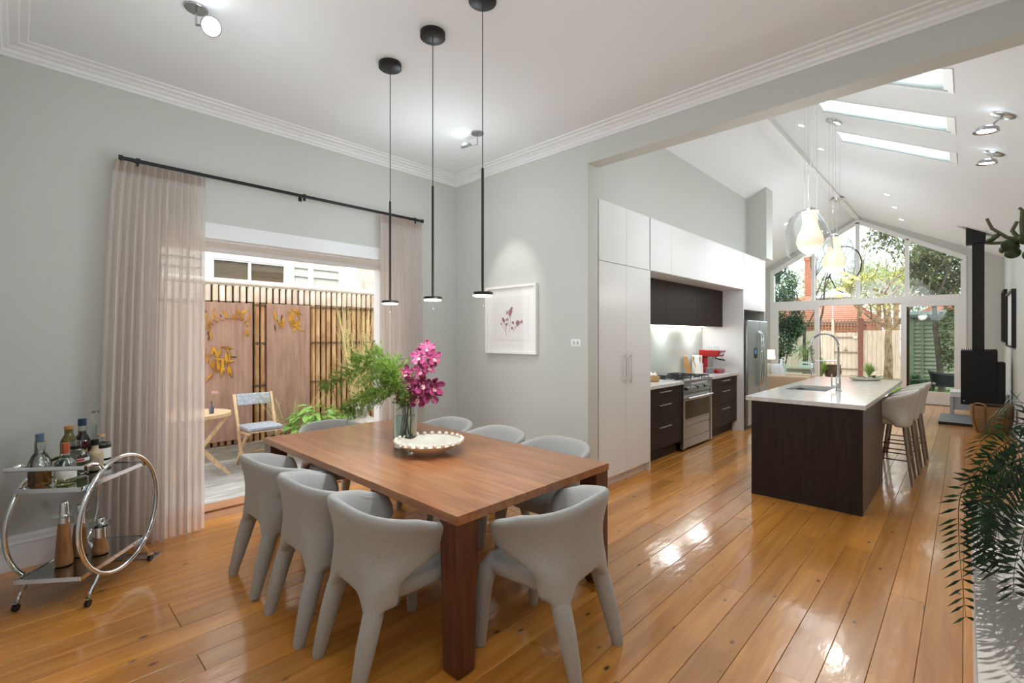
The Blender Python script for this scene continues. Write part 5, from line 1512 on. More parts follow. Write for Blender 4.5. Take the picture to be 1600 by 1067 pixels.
tips = [((.10, 2.66, 1.02), (-.005, 2.58, .93), (-.02, 2.55, .75), (.0, 2.55, .44)), ((.14, 2.62, 1.03), (.05, 2.5, .94), (.03, 2.45, .75), (.03, 2.45, .52)),
        ((.18, 2.6, 1.06), (.09, 2.45, .96), (.07, 2.4, .78), (.075, 2.42, .60)), ((.15, 2.8, 1.08), (.06, 2.8, 1.0), (.03, 2.8, .84), (.04, 2.8, .66)),
        ((.2, 2.85, 1.14), (.12, 2.9, 1.14), (.06, 2.95, 1.08), (.03, 2.98, 1.0)), ((.22, 2.65, 1.12), (.13, 2.5, 1.10), (.08, 2.4, 1.0), (.06, 2.35, .86)),
        ((.24, 2.6, 1.0), (.16, 2.42, .9), (.12, 2.3, .78), (.115, 2.3, .64)), ((.2, 2.95, 1.2), (.13, 3.1, 1.22), (.1, 3.2, 1.14), (.09, 3.25, 1.05)),
        ((.28, 2.6, 1.1), (.2, 2.4, 1.05), (.15, 2.3, .95), (.13, 2.25, .8)), ((.18, 2.7, .98), (.11, 2.62, .86), (.08, 2.6, .74), (.1, 2.6, .64)),
        ((.2, 2.62, 1.02), (.12, 2.5, .98), (.085, 2.48, .86), (.10, 2.52, .66)), ((.17, 2.75, 1.1), (.085, 2.72, 1.06), (.05, 2.7, .92), (.05, 2.7, .7)),
        ((.3, 2.9, 1.15), (.24, 3.1, 1.2), (.2, 3.2, 1.15), (.17, 3.3, 1.05)), ((.33, 2.65, 1.15), (.26, 2.5, 1.2), (.2, 2.4, 1.15), (.17, 2.35, 1.05)),
        ((.17, 2.68, 1.04), (.085, 2.6, 1.0), (.045, 2.56, .88), (.055, 2.54, .62)), ((.14, 2.72, .98), (.06, 2.66, .9), (.045, 2.64, .78), (.06, 2.62, .64))]
for k, q in enumerate(tips):
    a = 2 * PI * k / len(tips)
    q = [(x, y, max(z, LZ + .05) if x > .025 else z) for x, y, z in q]
    frond([ctr + Vector((.03 * math.cos(a), .03 * math.sin(a), -.02))] + list(q), .08)
jc = Vector((.36, 1.72, LZ))
t = planter('jade_plant', 'jade plant branch with thick round leaves reaching in at the upper right', jc, .13, .2, M('pot_grey', '#8e8d8a', .5))
JS = M('jade_stem', '#4b4a2c', .6); JL = M('jade_leaf', '#26331b', .35, col2='#3a4722', scale=20)
MB().tube([jc + Vector((0, 0, .15)), (.34, 1.72, 1.1), (.29, 1.68, 1.5), (.22, 1.64, 1.72), (.14, 1.62, 1.745), (.095, 1.6, 1.75)], [.028, .024, .019, .014, .010, .007], 10).build('trunk', JS, t, smooth=True)
for pts in (((.095, 1.6, 1.75), (.07, 1.6, 1.76), (.045, 1.6, 1.785), (.036, 1.6, 1.81)), ((.1, 1.6, 1.75), (.07, 1.6, 1.748), (.045, 1.6, 1.75), (.034, 1.6, 1.752)), ((.095, 1.6, 1.755), (.093, 1.6, 1.79), (.094, 1.6, 1.82), (.089, 1.6, 1.826)), ((.09, 1.6, 1.752), (.078, 1.6, 1.775), (.086, 1.6, 1.795))):
    MB().tube(pts, [.0048, .004, .0034, .003][:len(pts)], 8).build('branch', JS, t, smooth=True)
for (p, sx, sz, a) in (((.074, 1.585, 1.738), .022, .014, .1), ((.078, 1.59, 1.722), .02, .013, -.15), ((.095, 1.59, 1.752), .013, .013, 0), ((.11, 1.59, 1.73), .016, .014, .4), ((.104, 1.6, 1.715), .014, .012, 0), ((.05, 1.6, 1.765), .009, .006, -.6), ((.043, 1.6, 1.758), .01, .005, -.2), ((.13, 1.6, 1.76), .02, .016, .2), ((.063, 1.59, 1.73), .009, .007, .8)):
    R3 = Matrix.Rotation(YAW, 3, 'Z') @ Matrix.Rotation(a, 3, 'Y')
    m = MB(); prof = [(math.sin(PI * i / 8), -math.cos(PI * i / 8)) for i in range(9)]; prof[0] = (0, -1); prof[-1] = (0, 1)
    m.lathe(prof, p, 14, R3 @ Matrix.Diagonal((sx, .008, sz)))
    m.build('leaf', JL, t, smooth=True)
# ================================================================ COURTYARD SEEN THROUGH THE LEFT OPENING
DZ = -.08
dk = struct('deck', MB().box(-7.3, XW - .47, -1.2, 6.2, DZ - .08, DZ - .03), M('deck_gap', '#2b2723', .9))
DECK = M('weathered_deck', '#8d8a84', .75, col2='#b1aea7', scale=5, stretch=(9, .8, 1), rand=.16, bump=.3, bscale=9)
rd = random.Random(9)
x = XW - .475
dm = {}
while x > -6.95:
    y = -1.2
    while y < 6.15:
        L = rd.choice((1.8, 2.4, 3.0, 3.6))
        if y + L > 5.7: L = 6.2 - y
        k = round(L, 2)
        if k not in dm:
            dm[k] = MB().box(-.068, .068, -L / 2 + .002, L / 2 - .002, -.03, 0).build('deck_board', DECK, dk, local=True, bevel=.003, seg=1); o = dm[k]
        else:
            o = dm[k].copy(); COL.objects.link(o); o.parent = dk
        o.location = (x - .07, y + L / 2, DZ + rd.uniform(-.001, .001))
        y += L
    x -= .142
FX = -7.03
fe = thing('bamboo_fence', 'bamboo pole fence with dark twine ties behind the courtyard deck', 'fence', (FX, 2.2, DZ))
BAM = M('bamboo', '#a57c55', .4, col2='#c9a37a', scale=3, stretch=(6, 6, 1), rand=.2); BAMT = M('bamboo_bleached', '#d8c0a8', .45, col2='#eee2d3', scale=4, rand=.14)
protos = []
for k in range(5):
    r = random.Random(k)
    pts = []; rr = []
    z = 0
    nodes = sorted(r.uniform(.1, 1.9) for _ in range(5))
    for n_ in nodes:
        pts += [(0, 0, n_ - .012), (0, 0, n_), (0, 0, n_ + .012)]; rr += [.033, .0365, .033]
    pts = [(0, 0, 0)] + pts + [(0, 0, 2.055)]; rr = [.033] + rr + [.033]
    q = sorted(zip([p[2] for p in pts], rr))
    protos.append(MB().tube([(0, 0, z) for z, _ in q], [r_ for _, r_ in q], 8).build('bamboo_pole', BAM, fe, smooth=True, local=True))
tops = [MB().lathe([(0, 0), (.032, 0), (.035, .006), (.0345, .2), (.03, .205), (0, .205)], (0, 0, 0), 10).build('short_pole', BAMT, fe, smooth=True, local=True)]
y = .2; i = 0
rb2 = random.Random(4)
lo0 = Vector((FX, 2.2, DZ))
while y < 4.4:
    w = rb2.uniform(.078, .088)
    src = protos[i % 5]
    o = src if i < 5 else inst(src, (0, 0, 0), fe)
    o.location = (rb2.uniform(-.006, .006), y - 2.2, .0 + rb2.uniform(0, .02)); o.rotation_euler = (0, 0, rb2.uniform(0, 6)); o.scale = (1, 1, 1)
    o2 = tops[0] if i == 0 else inst(tops[0], (0, 0, 0), fe)
    o2.location = (.004, y - 2.2, 2.068 + rb2.uniform(-.004, .004)); o2.rotation_euler = (0, 0, rb2.uniform(0, 6))
    y += w; i += 1
MB().tube([(FX, .1, 2.245), (FX, 1.3, 2.25), (FX, 2.6, 2.245), (FX, 4.4, 2.235)], .042, 10).build('top_rail', M('rail_bleached', '#dcd3c8', .5, col2='#f0e9e0', scale=5), fe, smooth=True)
MB().box(FX - .03, FX + .03, .1, 4.4, 2.195, 2.205).build('capping', M('capping', '#b5a493', .6), fe)
MB().box(FX - .09, FX - .05, .1, 4.4, DZ, 2.2).build('backing', M('fence_backing', '#3a2a20', .8), fe)
tie = MB()
y = .2
while y < 4.35:
    for z in (1.955, 1.43, .85):
        for s_ in (-1, 1):
            tie.tube([(FX + .04, y, z + .018 * s_), (FX + .043, y + .042, z - .018 * s_), (FX + .04, y + .083, z + .018 * s_)], .004, 4)
    y += .083
tie.build('twine_tie', M('twine', '#2e2620', .8), fe, kind='stuff')
MB().box(FX + .02, FX + .09, -.5, 4.5, DZ, .10).build('kick_board', M('sleeper', '#8a8175', .8, col2='#a39a8d', scale=5, stretch=(6, 1, 6)), fe)

# laser-cut weathered steel screens
CORT = M('weathered_steel', '#8f6c5b', .7, col2='#a98776', scale=3.5, stretch=(1, 5, .7), bump=.05, bscale=30, detail=7, lo=.3, hi=.7)
GOLD = M('cut_gold', '#c9921f', .55, col2='#8a5a12', scale=7); CUTD = M('cut_dark', '#3a2a18', .7)
def screen(label, y0, y1, z0, z1, leaves, dark):
    t = thing('garden_screen', label, 'screen', (FX + .1, (y0 + y1) / 2, z0))
    MB().box(FX + .06, FX + .105, y0, y1, z0, z1).build('steel_panel', CORT, t, bevel=.002, seg=1)
    a = MB(); b = MB()
    for i_, (u, v, ang, L, W) in enumerate(leaves):
        # raised-edge leaf opening: shallow pointed prism seen in gold or shadow
        L, W = L * .85, W * .95
        poly = [(0, 0), (L * .25, W * .42), (L * .55, W * .5), (L, 0), (L * .55, -W * .5), (L * .25, -W * .42)]
        ca, sa = math.cos(ang), math.sin(ang)
        yy, zz = y0 + u * (y1 - y0), z0 + v * (z1 - z0)
        tgt = b if i_ in dark else a
        if i_ in dark: poly = [(p * .7, q * .5) for p, q in poly]
        kz = i_ * .00022
        tgt.prism(poly, lambda p, q, w, kz=kz: (FX + .1052 + w + (kz if w > 0 else -.0006), yy + p * ca - q * sa, zz + p * sa + q * ca), 0, .0025)
    a.build('leaf_cutout', GOLD, t, kind='stuff')
    if b.v: b.build('dark_cutout', CUTD, t, kind='stuff')
    return t
rl = random.Random(12)
LA = []
for k in range(22): LA.append((rl.uniform(.12, .95), rl.uniform(.90, .965), rl.choice((-1.9, -1.2, -1.5, -.8, -2.3)) + rl.uniform(-.2, .2), rl.uniform(.07, .14), rl.uniform(.018, .028)))
for k in range(9): LA.append((rl.uniform(.12, .26), rl.uniform(.66, .9), -1.57 + rl.uniform(-.5, .4), rl.uniform(.08, .16), .026))
for k in range(5): LA.append((rl.uniform(.86, .96), rl.uniform(.74, .92), -1.4 + rl.uniform(-.4, .4), rl.uniform(.08, .12), .02))
for k in range(18): LA.append((rl.uniform(.15, .62), rl.uniform(.55, .71), rl.choice((-1.5, -.2, -1.3, -1.8)) + rl.uniform(-.25, .25), rl.uniform(.1, .2), .028))
LA += [(.56, .57, -1.35, .26, .036), (.48, .57, -1.75, .24, .034), (.3, .5, -2.2, .16, .016), (.38, .60, -1.57, .22, .03), (.52, .64, -1.5, .2, .03)]
for k in range(10):
    a0 = PI * (.15 + .7 * k / 9); LA.append((.55 - .38 * math.cos(a0), .80 + .09 * math.sin(a0), a0 - PI / 2 if a0 < PI / 2 else a0 + PI / 2 - PI, .06, .01))
screen('weathered steel screen with leaf cut-outs behind the folding table', 1.53, 2.19, .17, 1.965, LA, {3, 9, 15, 22, 30, 37})
LB = [(.2 + rl.uniform(-.08, .55), .9 + rl.uniform(-.07, .07), rl.choice((-1.6, -.6, -1.9, -1.2, -.3, -2.4)) + rl.uniform(-.2, .2), rl.uniform(.1, .2), .03) for k in range(20)]
LB += [(.36, .91, -1.57, .22, .036), (.5, .9, -.75, .22, .034), (.15, .95, -1.4, .2, .03), (.55, .97, -.5, .2, .03)]
screen('weathered steel screen with one leaf cluster behind the folding chair', 2.383, 2.967, .17, 1.975, LB, {2, 7, 11})

# folding chair
PALEW = M('pale_teak', '#c6a37c', .6, col2='#dcbf9b', scale=4, stretch=(10, 10, 1)); GREYC = M('grey_cushion', '#8f959d', .9, col2='#a9afb6', scale=30)
t = thing('folding_chair', 'pale timber folding chair with grey cushions on the deck', 'chair', (-6.42, 2.1, DZ))
for y in (1.885, 2.315):
    MB().bar((-6.62, y, .80), (-6.28, y, DZ + .005), .028, .035, (1, 0, 0)).build('front_leg', PALEW, t)
    yi = y + (.03 if y < 2.1 else -.03)
    MB().bar((-6.22, yi, .36), (-6.62, yi, DZ + .005), .026, .034, (1, 0, 0)).build('rear_leg', PALEW, t)
    MB().bar((-6.55, yi, .345), (-6.14, yi, .365), .024, .03).build('seat_rail', PALEW, t)
for k in range(5): MB().box(-6.53 + k * .085, -6.465 + k * .085, 1.93, 2.27, .372, .384).build('seat_slat', PALEW, t)
MB().bar((-6.6, 1.9, .74), (-6.6, 2.3, .74), .09, .02, (1, 0, .3)).build('back_slat', PALEW, t)
MB().bar((-6.5, 1.9, .08), (-6.5, 2.3, .08), .03, .02).build('stretcher', PALEW, t)
MB().box(-6.55, -6.13, 1.90, 2.30, .386, .43).build('seat_cushion', GREYC, t, bevel=.015, seg=3)
MB().hexa([(-6.575, 1.905, .66), (-6.545, 1.905, .66), (-6.545, 2.295, .66), (-6.575, 2.295, .66)], [(-6.625, 1.905, .80), (-6.595, 1.905, .80), (-6.595, 2.295, .80), (-6.625, 2.295, .80)]).build('back_cushion', GREYC, t, bevel=.012, seg=2)
# folding table
tc_ = Vector((-6.36, 1.42, DZ))
t = thing('folding_table', 'round slatted timber folding table beside the folding chair', 'table', tc_)
R = .335
for k in range(9):
    x0 = -R + k * 2 * R / 9; x1 = x0 + 2 * R / 9 - .006
    h0 = math.sqrt(max(0, R * R - max(abs(x0), abs(x1)) ** 2)) ; h0 = max(h0, .1); hm = math.sqrt(R * R - min(abs(x0), abs(x1)) ** 2) if x0 * x1 > 0 else R
    l0 = math.sqrt(max(R * R - x0 * x0, .004)); l1 = math.sqrt(max(R * R - x1 * x1, .004))
    c = tc_ + Vector((0, 0, .725))
    MB().hexa([c + Vector((x0, -l0, -.02)), c + Vector((x1, -l1, -.02)), c + Vector((x1, l1, -.02)), c + Vector((x0, l0, -.02))], [c + Vector((x0, -l0, 0)), c + Vector((x1, -l1, 0)), c + Vector((x1, l1, 0)), c + Vector((x0, l0, 0))]).build('table_slat', PALEW, t)
MB().lathe([(R - .012, .69), (R + .012, .69), (R + .012, .728), (R - .012, .728), (R - .012, .69)], tc_, 40).build('rim', PALEW, t, smooth=True)
for x in (-.2, .2):
    s_ = .03 if x > 0 else 0
    MB().bar(tc_ + Vector((x, .26, .69)), tc_ + Vector((x, -.27, .0)), .034, .03, (1, 0, 0)).build('leg', PALEW, t)
    MB().bar(tc_ + Vector((x * .82, -.26, .69)), tc_ + Vector((x * .82, .30, .0)), .034, .03, (1, 0, 0)).build('leg', PALEW, t)
MB().bar(tc_ + Vector((-.17, .24, .075)), tc_ + Vector((.17, .24, .075)), .04, .02).bar(tc_ + Vector((-.2, -.21, .075)), tc_ + Vector((.2, -.21, .075)), .04, .02).build('stretcher', PALEW, t)
t = thing('posy', 'small pink flower in a slim bottle on the folding table', 'flower', tc_ + Vector((.12, .10, .726)))
c = tc_ + Vector((.14, .12, .7285))
MB().lathe([(0, 0), (.025, 0), (.027, .06), (.01, .09), (.01, .13), (0, .13)], c, 16).build('bottle', M('posy_glass', '#4d5359', .2), t, smooth=True)
MB().tube([c + Vector((0, 0, .12)), c + Vector((.02, .03, .22))], .003, 5).build('stem', STEMG, t)
pm = MB()
for k in range(14):
    a = k * 2.4; pm.leaf(c + Vector((.02, .03, .22)), (math.cos(a), math.sin(a), .3 + .5 * (k % 3)), (0, 0, 1), .05, .035, 0, .1)
pm.build('bloom', M('pale_pink', '#e3b9c6', .6), t, kind='stuff')

# big-leaved plant, urn with wispy grass
LEAFG = mat_leaf('lush_leaf', '#5d9436', '#a9cf72', .35)
t = thing('shade_plant', 'bushy bright green broad-leaved plant on the deck behind the table end', 'plant', (-6.45, 2.85, DZ))
rp_ = random.Random(31)
lp = None
MB().tube([(-6.45, 2.85, DZ), (-6.45, 2.86, .2), (-6.43, 2.85, .35)], [.03, .02, .012], 8).build('stem', STEMG, t)
def leafshape():
    m = MB()
    def fn(u, v):
        w = .5 * math.sin(PI * min(1, u * 1.02)) ** .75 * (v - .5)
        return Vector((w, u, -.35 * u * u + .12 * abs(w) * 1.4))
    return m.grid(fn, 7, 5)
for k in range(170):
    a = rp_.uniform(0, 2 * PI); e = rp_.uniform(.0, 1.0)
    rr = math.sqrt(rp_.uniform(.05, 1))
    p = Vector((.38 * rr * math.cos(a), .46 * rr * math.sin(a), .60 * math.sqrt(max(0, 1 - rr * rr * .85)) * rp_.uniform(.75, 1.05) + .06))
    if lp is None: lp = leafshape().build('leaf', LEAFG, t, smooth='all', local=True); o = lp
    else: o = inst(lp, (0, 0, 0), t)
    o.location = p; sc_ = rp_.uniform(.1, .17); o.scale = (sc_, sc_, sc_)
    o.rotation_euler = (rp_.uniform(-.3, .5), rp_.uniform(-.3, .3), a - PI / 2 + rp_.uniform(-.7, .7))
ST = M('cast_stone', '#9d988c', .85, col2='#c2bdb0', scale=14, bump=.4, bscale=30)
uc = Vector((-6.55, 3.52, DZ))
t = thing('stone_urn', 'squat weathered stone urn with wispy bamboo grass', 'planter', uc)
MB().lathe([(0, 0), (.2, 0), (.21, .06), (.17, .08), (.2, .12), (.265, .2), (.28, .3), (.24, .37), (.15, .42), (.14, .46), (.2, .50), (.22, .56), (.2, .60), (.16, .6), (.15, .54), (0, .53)], uc, 28).build('urn_body', ST, t, smooth=True)
WISP = mat_leaf('wispy_leaf', '#b7b45a', '#d8d68e', .5); STRAW = M('straw_stem', '#d8cc9a', .6)
wl_ = MB(); wt = MB()
for k in range(46):
    a = rp_.uniform(0, 2 * PI); q = uc + Vector((.08 * math.cos(a), .08 * math.sin(a), .53))
    H_ = rp_.uniform(.8, 1.75); lean = rp_.uniform(.05, .3)
    pts = [q + Vector((lean * math.cos(a) * u ** 1.6 * H_, lean * math.sin(a) * u ** 1.6 * H_, H_ * u - .15 * lean * u * u)) for u in [j / 6 for j in range(7)]]
    wt.tube(pts, [.0045 * (1 - .75 * j / 6) for j in range(7)], 4)
    for j in range(26):
        u = rp_.uniform(.35, 1) * 6; i_ = min(int(u), 5); p = pts[i_].lerp(pts[i_ + 1], u - i_)
        v = Vector((rp_.gauss(0, 1), rp_.gauss(0, 1), rp_.gauss(-.1, .6)))
        wl_.leaf(p, v, (0, 0, 1), rp_.uniform(.04, .09), .008, .3, .1)
wt.build('grass_stem', STRAW, t, kind='stuff'); wl_.build('wispy_leaves', WISP, t, kind='stuff')
t = thing('feathery_weed', 'pale feathery plant sprouting beside the folding chair', 'plant', (-6.6, 2.55, DZ))
fw_ = MB(); ft = MB()
for k in range(9):
    a = rp_.uniform(-1.2, 1.8); q = Vector((-6.6, 2.55, DZ)); H_ = rp_.uniform(.6, .95)
    pts = [q + Vector((.06 * u, .5 * math.sin(a) * u ** 1.5, H_ * u)) for u in [j / 5 for j in range(6)]]
    ft.tube(pts, [.004 * (1 - .7 * j / 5) for j in range(6)], 4)
    for j in range(60):
        u = rp_.uniform(.45, 1) * 5; i_ = min(int(u), 4); p = pts[i_].lerp(pts[i_ + 1], u - i_)
        v = Vector((rp_.gauss(0, 1), rp_.gauss(0, 1), rp_.gauss(.1, .6)))
        fw_.leaf(p, v, (0, 0, 1), rp_.uniform(.03, .07), .005, .2, .1)
ft.build('stem', STRAW, t, kind='stuff'); fw_.build('feathery_leaves', WISP, t, kind='stuff')

# neighbour's weatherboard house over the fence
HX = -8.62
t = thing('weatherboard_house', 'cream weatherboard house wall with a white window over the bamboo fence', 'house', (HX, 2.5, 0))
WB = M('weatherboard', '#c4c2b9', .6, rand=.04)
MB().box(HX - .3, HX - .06, -1, 4.24, -.2, 4.2).build('wall', M('house_wall', '#cfcdc4', .7), t)
wb0 = None
def wboard(y0, y1, z):
    m = MB(); m.hexa([(HX - .06, y0, z), (HX, y0, z), (HX, y1, z), (HX - .06, y1, z)], [(HX - .06, y0, z + .16), (HX - .035, y0, z + .16), (HX - .035, y1, z + .16), (HX - .06, y1, z + .16)])
    return m.build('weatherboard', WB, t)
for k in range(13):
    z = 2.0 + .15 * k
    if 2.25 <= z <= 2.84:
        wboard(-1, 1.98, z); wboard(3.42, 4.24, z)
    else: wboard(-1, 4.24, z)
frame4('y', 2.0, 3.40, 2.28, 2.87, HX - .058, HX + .03, .14, .1, .14).build('window_frame', TRIM, t)
frame4('y', 2.14, 3.26, 2.42, 2.77, HX - .05, HX + .015, .025, .025, .025).box(HX - .05, HX + .015, 2.665, 2.705, 2.4451, 2.7449).build('window_sash', TRIM, t)
for k in range(10): MB().box(HX - .04, HX - .03, 2.165, 3.235, 2.446 + k * .03, 2.472 + k * .03).build('blind_slat', M('cane_blind', '#8b6a55', .8, rand=.15), t)
MB().box(HX - .02, HX - .015, 2.165, 3.235, 2.445, 2.745).build('pane', PANE, t)
MB().box(HX - .03, HX + .05, 4.24, 4.36, 1.8, 4.2).box(HX - .02, HX + .04, 3.66, 3.74, 2.0, 4.0).build('corner_board', TRIM, t, kind='stuff')
t = thing('concrete_pier', 'pale concrete pier beside the weatherboard house', 'pier', (-8.3, 4.75, 0))
MB().box(-8.5, -8.1, 4.55, 4.95, -.2, 2.95).build('pier_shaft', M('pale_concrete', '#d5d1c6', .9, col2='#bfb9ab', scale=5), t)
MB().box(-8.55, -8.05, 4.5, 5.0, 2.95, 3.05).build('pier_cap', MATS['pale_concrete'], t)

# ================================================================ BACK GARDEN BEYOND THE GABLE
struct('ground', MB().box(-40, 40, -30, 60, -.5, -.17), M('garden_earth', '#8b8471', .95, col2='#a39c86', scale=2))
GZ = -.12
pt = struct('paving', MB().box(-6.5, 3, YG + .15, 17.2, -.17, -.135), M('paver_joint', '#8a857c', .9))
PAV = M('paver', '#bdb8ae', .7, col2='#cbc6bc', scale=4, rand=.06)
pv = None
for i in range(12):
    for j in range(4):
        if pv is None: pv = MB().box(-.39, .39, -.36, .36, -.015, 0).build('paver', PAV, pt, local=True, bevel=.003, seg=1); o = pv
        else: o = inst(pv, (0, 0, 0), pt)
        o.location = (-6.1 + i * .79, YG + .52 + j * .73, -.12)
lw = struct('lawn', MB().box(-2.6, 4, 17.2, 23.4, -.17, -.14), M('lawn_soil', '#5b6b34', .95))
gm = MB(); rg2 = random.Random(2)
for k in range(5000):
    x, y = rg2.uniform(-2.6, 2.2), rg2.uniform(17.2, 19.7)
    h_ = rg2.uniform(.03, .07); a = rg2.uniform(0, 6.28); dx, dy = .006 * math.cos(a), .006 * math.sin(a)
    gm.add([(x - dx, y - dy, -.14), (x + dx, y + dy, -.14), (x + rg2.uniform(-.02, .02), y + rg2.uniform(-.02, .02), -.14 + h_)], [(0, 1, 2)])
tag(gm.build('grass', mat_leaf('grass_blade', '#6f8f38', '#9db855')), 'short green lawn grass between the paving and the shed', 'grass', kind='stuff')

def crown(mm, c, rad, n, L, W, seed, flat=.3, droop=.2):
    r = random.Random(seed); c = Vector(c)
    for k in range(n):
        v = Vector((r.gauss(0, 1), r.gauss(0, 1), r.gauss(0, 1))).normalized() * r.uniform(.25, 1) ** .45
        p = c + Vector((v.x * rad[0], v.y * rad[1], v.z * rad[2]))
        d = Vector((r.gauss(0, 1), r.gauss(0, 1), r.gauss(0, .7)))
        mm.leaf(p, d, (r.gauss(0, .5), r.gauss(0, .5), 1), L * r.uniform(.6, 1.2), W * r.uniform(.7, 1.2), droop, .12)
def limbs(base, dirv, L, R_, depth, r, out, tips_, spread=.6, up=.15):
    p = Vector(base); d = Vector(dirv).normalized(); pts = [p.copy()]
    for i in range(4):
        d = (d + Vector((r.gauss(0, .1), r.gauss(0, .1), r.gauss(0, .06) + up * .2))).normalized()
        p = p + d * L / 4; pts.append(p.copy())
    out.tube(pts, [R_ * (1 - .45 * i / 4) for i in range(5)], 6)
    if depth == 0:
        tips_.append(p); return
    for k in range(r.choice((2, 3))):
        nd = (d + Vector((r.gauss(0, spread), r.gauss(0, spread), r.gauss(0, .35) + up))).normalized()
        limbs(pts[r.choice((2, 3, 4))], nd, L * r.uniform(.55, .8), R_ * .52, depth - 1, r, out, tips_, spread, up)
BARKP = M('pale_bark', '#a08a6c', .9, col2='#6c5a45', scale=9, stretch=(1, 1, .5), bump=.5); BARKD = M('dark_bark', '#4a4038', .9, col2='#655a4f', scale=9, bump=.4)
LYEL = mat_leaf('yellow_leaf', '#a9a83a', '#d9cf63'); LMAG = mat_leaf('glossy_leaf', '#4a5f3c', '#a09a72', .35); LEVG = mat_leaf('evergreen_leaf', '#2f4a36', '#66805d', .4); LPAL = mat_leaf('pale_leaf', '#9aa96b', '#c4c99a'); LGRN = mat_leaf('mid_leaf', '#5f7d3a', '#93a860')
def tree(label, base, H, R_, dirs, depth, seed, bark, leafmat, nl, L, W, spread=.6, up=.15, cl=.35, group='trees in the back garden', trunkpts=None):
    r = random.Random(seed); base = Vector(base)
    t = thing('garden_tree', label, 'tree', base, 0, group)
    tp_ = trunkpts or [base, base + Vector((.02, 0, H * .4)), base + Vector((0, .02, H * .75)), base + Vector((.03, 0, H))]
    tp_ = [Vector(p) for p in tp_]
    MB().tube(tp_, [R_ * (1.15 - .4 * i / (len(tp_) - 1)) for i in range(len(tp_))], 10).build('trunk', bark, t, smooth=True)
    bm_ = MB(); tips_ = []
    for d, LL in dirs: limbs(tp_[-1] - Vector((0, 0, .1)), d, LL, R_ * .55, depth, r, bm_, tips_, spread, up)
    bm_.build('branches', bark, t, smooth=True, kind='stuff')
    if nl:
        lm = MB()
        for q in tips_: crown(lm, q, (cl, cl, cl * .8), max(1, nl // len(tips_)), L, W, r.randint(0, 9999))
        lm.build('foliage', leafmat, t, kind='stuff')
    return t
tree('tree with forked pale trunk and sparse yellow leaves by the paling gate', (-2.2, 23.6, GZ - .03), 2.0, .13, [((-.75, .1, .9), 1.5), ((.7, 0, .9), 1.4), ((.1, .2, 1), 1.7), ((-.3, -.3, 1), 1.4)], 2, 5, BARKP, LYEL, 1000, .12, .06, .7, .15, .35)
tree('leafless grey tree with thin upright stems left of the gate', (-3.85, 20.0, GZ - .03), 2.2, .075, [((-.35, 0, 1), 1.5), ((.3, .1, 1), 1.6), ((-.1, 0, 1), 1.7)], 2, 8, BARKD, LGRN, 160, .1, .045, .4, .4, .3)
tree('slim leafless tree close to the left glass panel', (-4.55, 21.2, GZ - .03), 2.0, .06, [((-.3, 0, 1), 1.5), ((.25, .1, 1), 1.6)], 2, 15, BARKD, LGRN, 140, .1, .045, .4, .4, .3)
for k, (x, y) in enumerate(((-3.6, 27.2), (-2.9, 27.4), (-2.25, 27.1))):
    tree(('tall pruned tree behind the gate with yellow green leaf tufts', 'tall pruned tree second along behind the fence', 'tall pruned tree third along behind the fence')[k], (x, y, GZ - .05), 3.2, .12, [((-.4, 0, 1), 1.2), ((.4, 0, 1), 1.2), ((0, .1, 1), 1.5), ((.7, 0, .5), .9), ((-.7, 0, .5), .9)], 2, 40 + k, BARKP, LPAL, 700, .13, .06, .5, .25, .3)
t = tree('leaning dark-trunked magnolia in front of the weatherboard shed', (-.62, 18.7, GZ - .02), 2.6, .075, [((-.5, 0, .8), 1.4), ((.6, 0, .9), 1.3), ((0, .2, 1), 1.5), ((.3, -.2, .9), 1.2)], 2, 77, BARKD, LMAG, 4200, .17, .065, .6, .1, .42,
         trunkpts=[(-.50, 18.7, GZ - .02), (-.56, 18.7, .8), (-.64, 18.7, 1.7), (-.68, 18.7, 2.6)])
lm = MB(); crown(lm, (-.33, 18.9, 1.6), (.3, .4, 1.1), 900, .16, .06, 3); crown(lm, (-.5, 19.1, 3.6), (.85, .6, 1.05), 4200, .18, .065, 4)
lm.build('low_foliage', LMAG, t, kind='stuff')
def shrub(name, label, cat, c, blobs, n, L, W, mat, seed, group=None):
    c = Vector(c)
    t = thing(name, label, cat, c, 0, group)
    r = random.Random(seed)
    st = MB()
    for (dx, dy, dz, rx_, ry_, rz_) in blobs: st.tube([c, c + Vector((dx, dy, dz)) * .5, c + Vector((dx, dy, dz))], [.03, .022, .012], 5)
    st.build('stems', BARKD, t, kind='stuff')
    m = MB()
    for (dx, dy, dz, rx_, ry_, rz_) in blobs: crown(m, c + Vector((dx, dy, dz)), (rx_, ry_, rz_), n, L, W, r.randint(0, 99999))
    m.build('foliage', mat, t, kind='stuff')
    return t
shrub('evergreen_shrub', 'tall dense evergreen shrub filling the left glass panel', 'shrub', (-4.6, 18.3, GZ - .03), [(-.1, 0, 1.6, .6, .5, .7), (.1, 0, 2.5, .62, .5, .8), (-.1, .1, 3.4, .6, .5, .8), (-.5, 0, 3.9, .5, .5, .5), (.3, .1, 2.0, .35, .4, .4)], 1500, .14, .055, LEVG, 5)
shrub('palm_shrub', 'small arching green plant against the dark fence behind the outdoor table', 'shrub', (-4.02, 19.2, GZ - .03), [(0, 0, 1.15, .3, .25, .2)], 160, .34, .03, LGRN, 6)
shrub('far_hedge_tree', 'hazy pale green tree rising over the tiled roof', 'tree', (-7.3, 36.2, -.2), [(-.5, 0, 4.7, 1.8, 1.2, 1.6), (1.5, 0, 4.2, 1.4, 1, 1.4), (3.2, 0, 4.8, 1.6, 1.2, 1.7)], 1300, .22, .12, LPAL, 7)
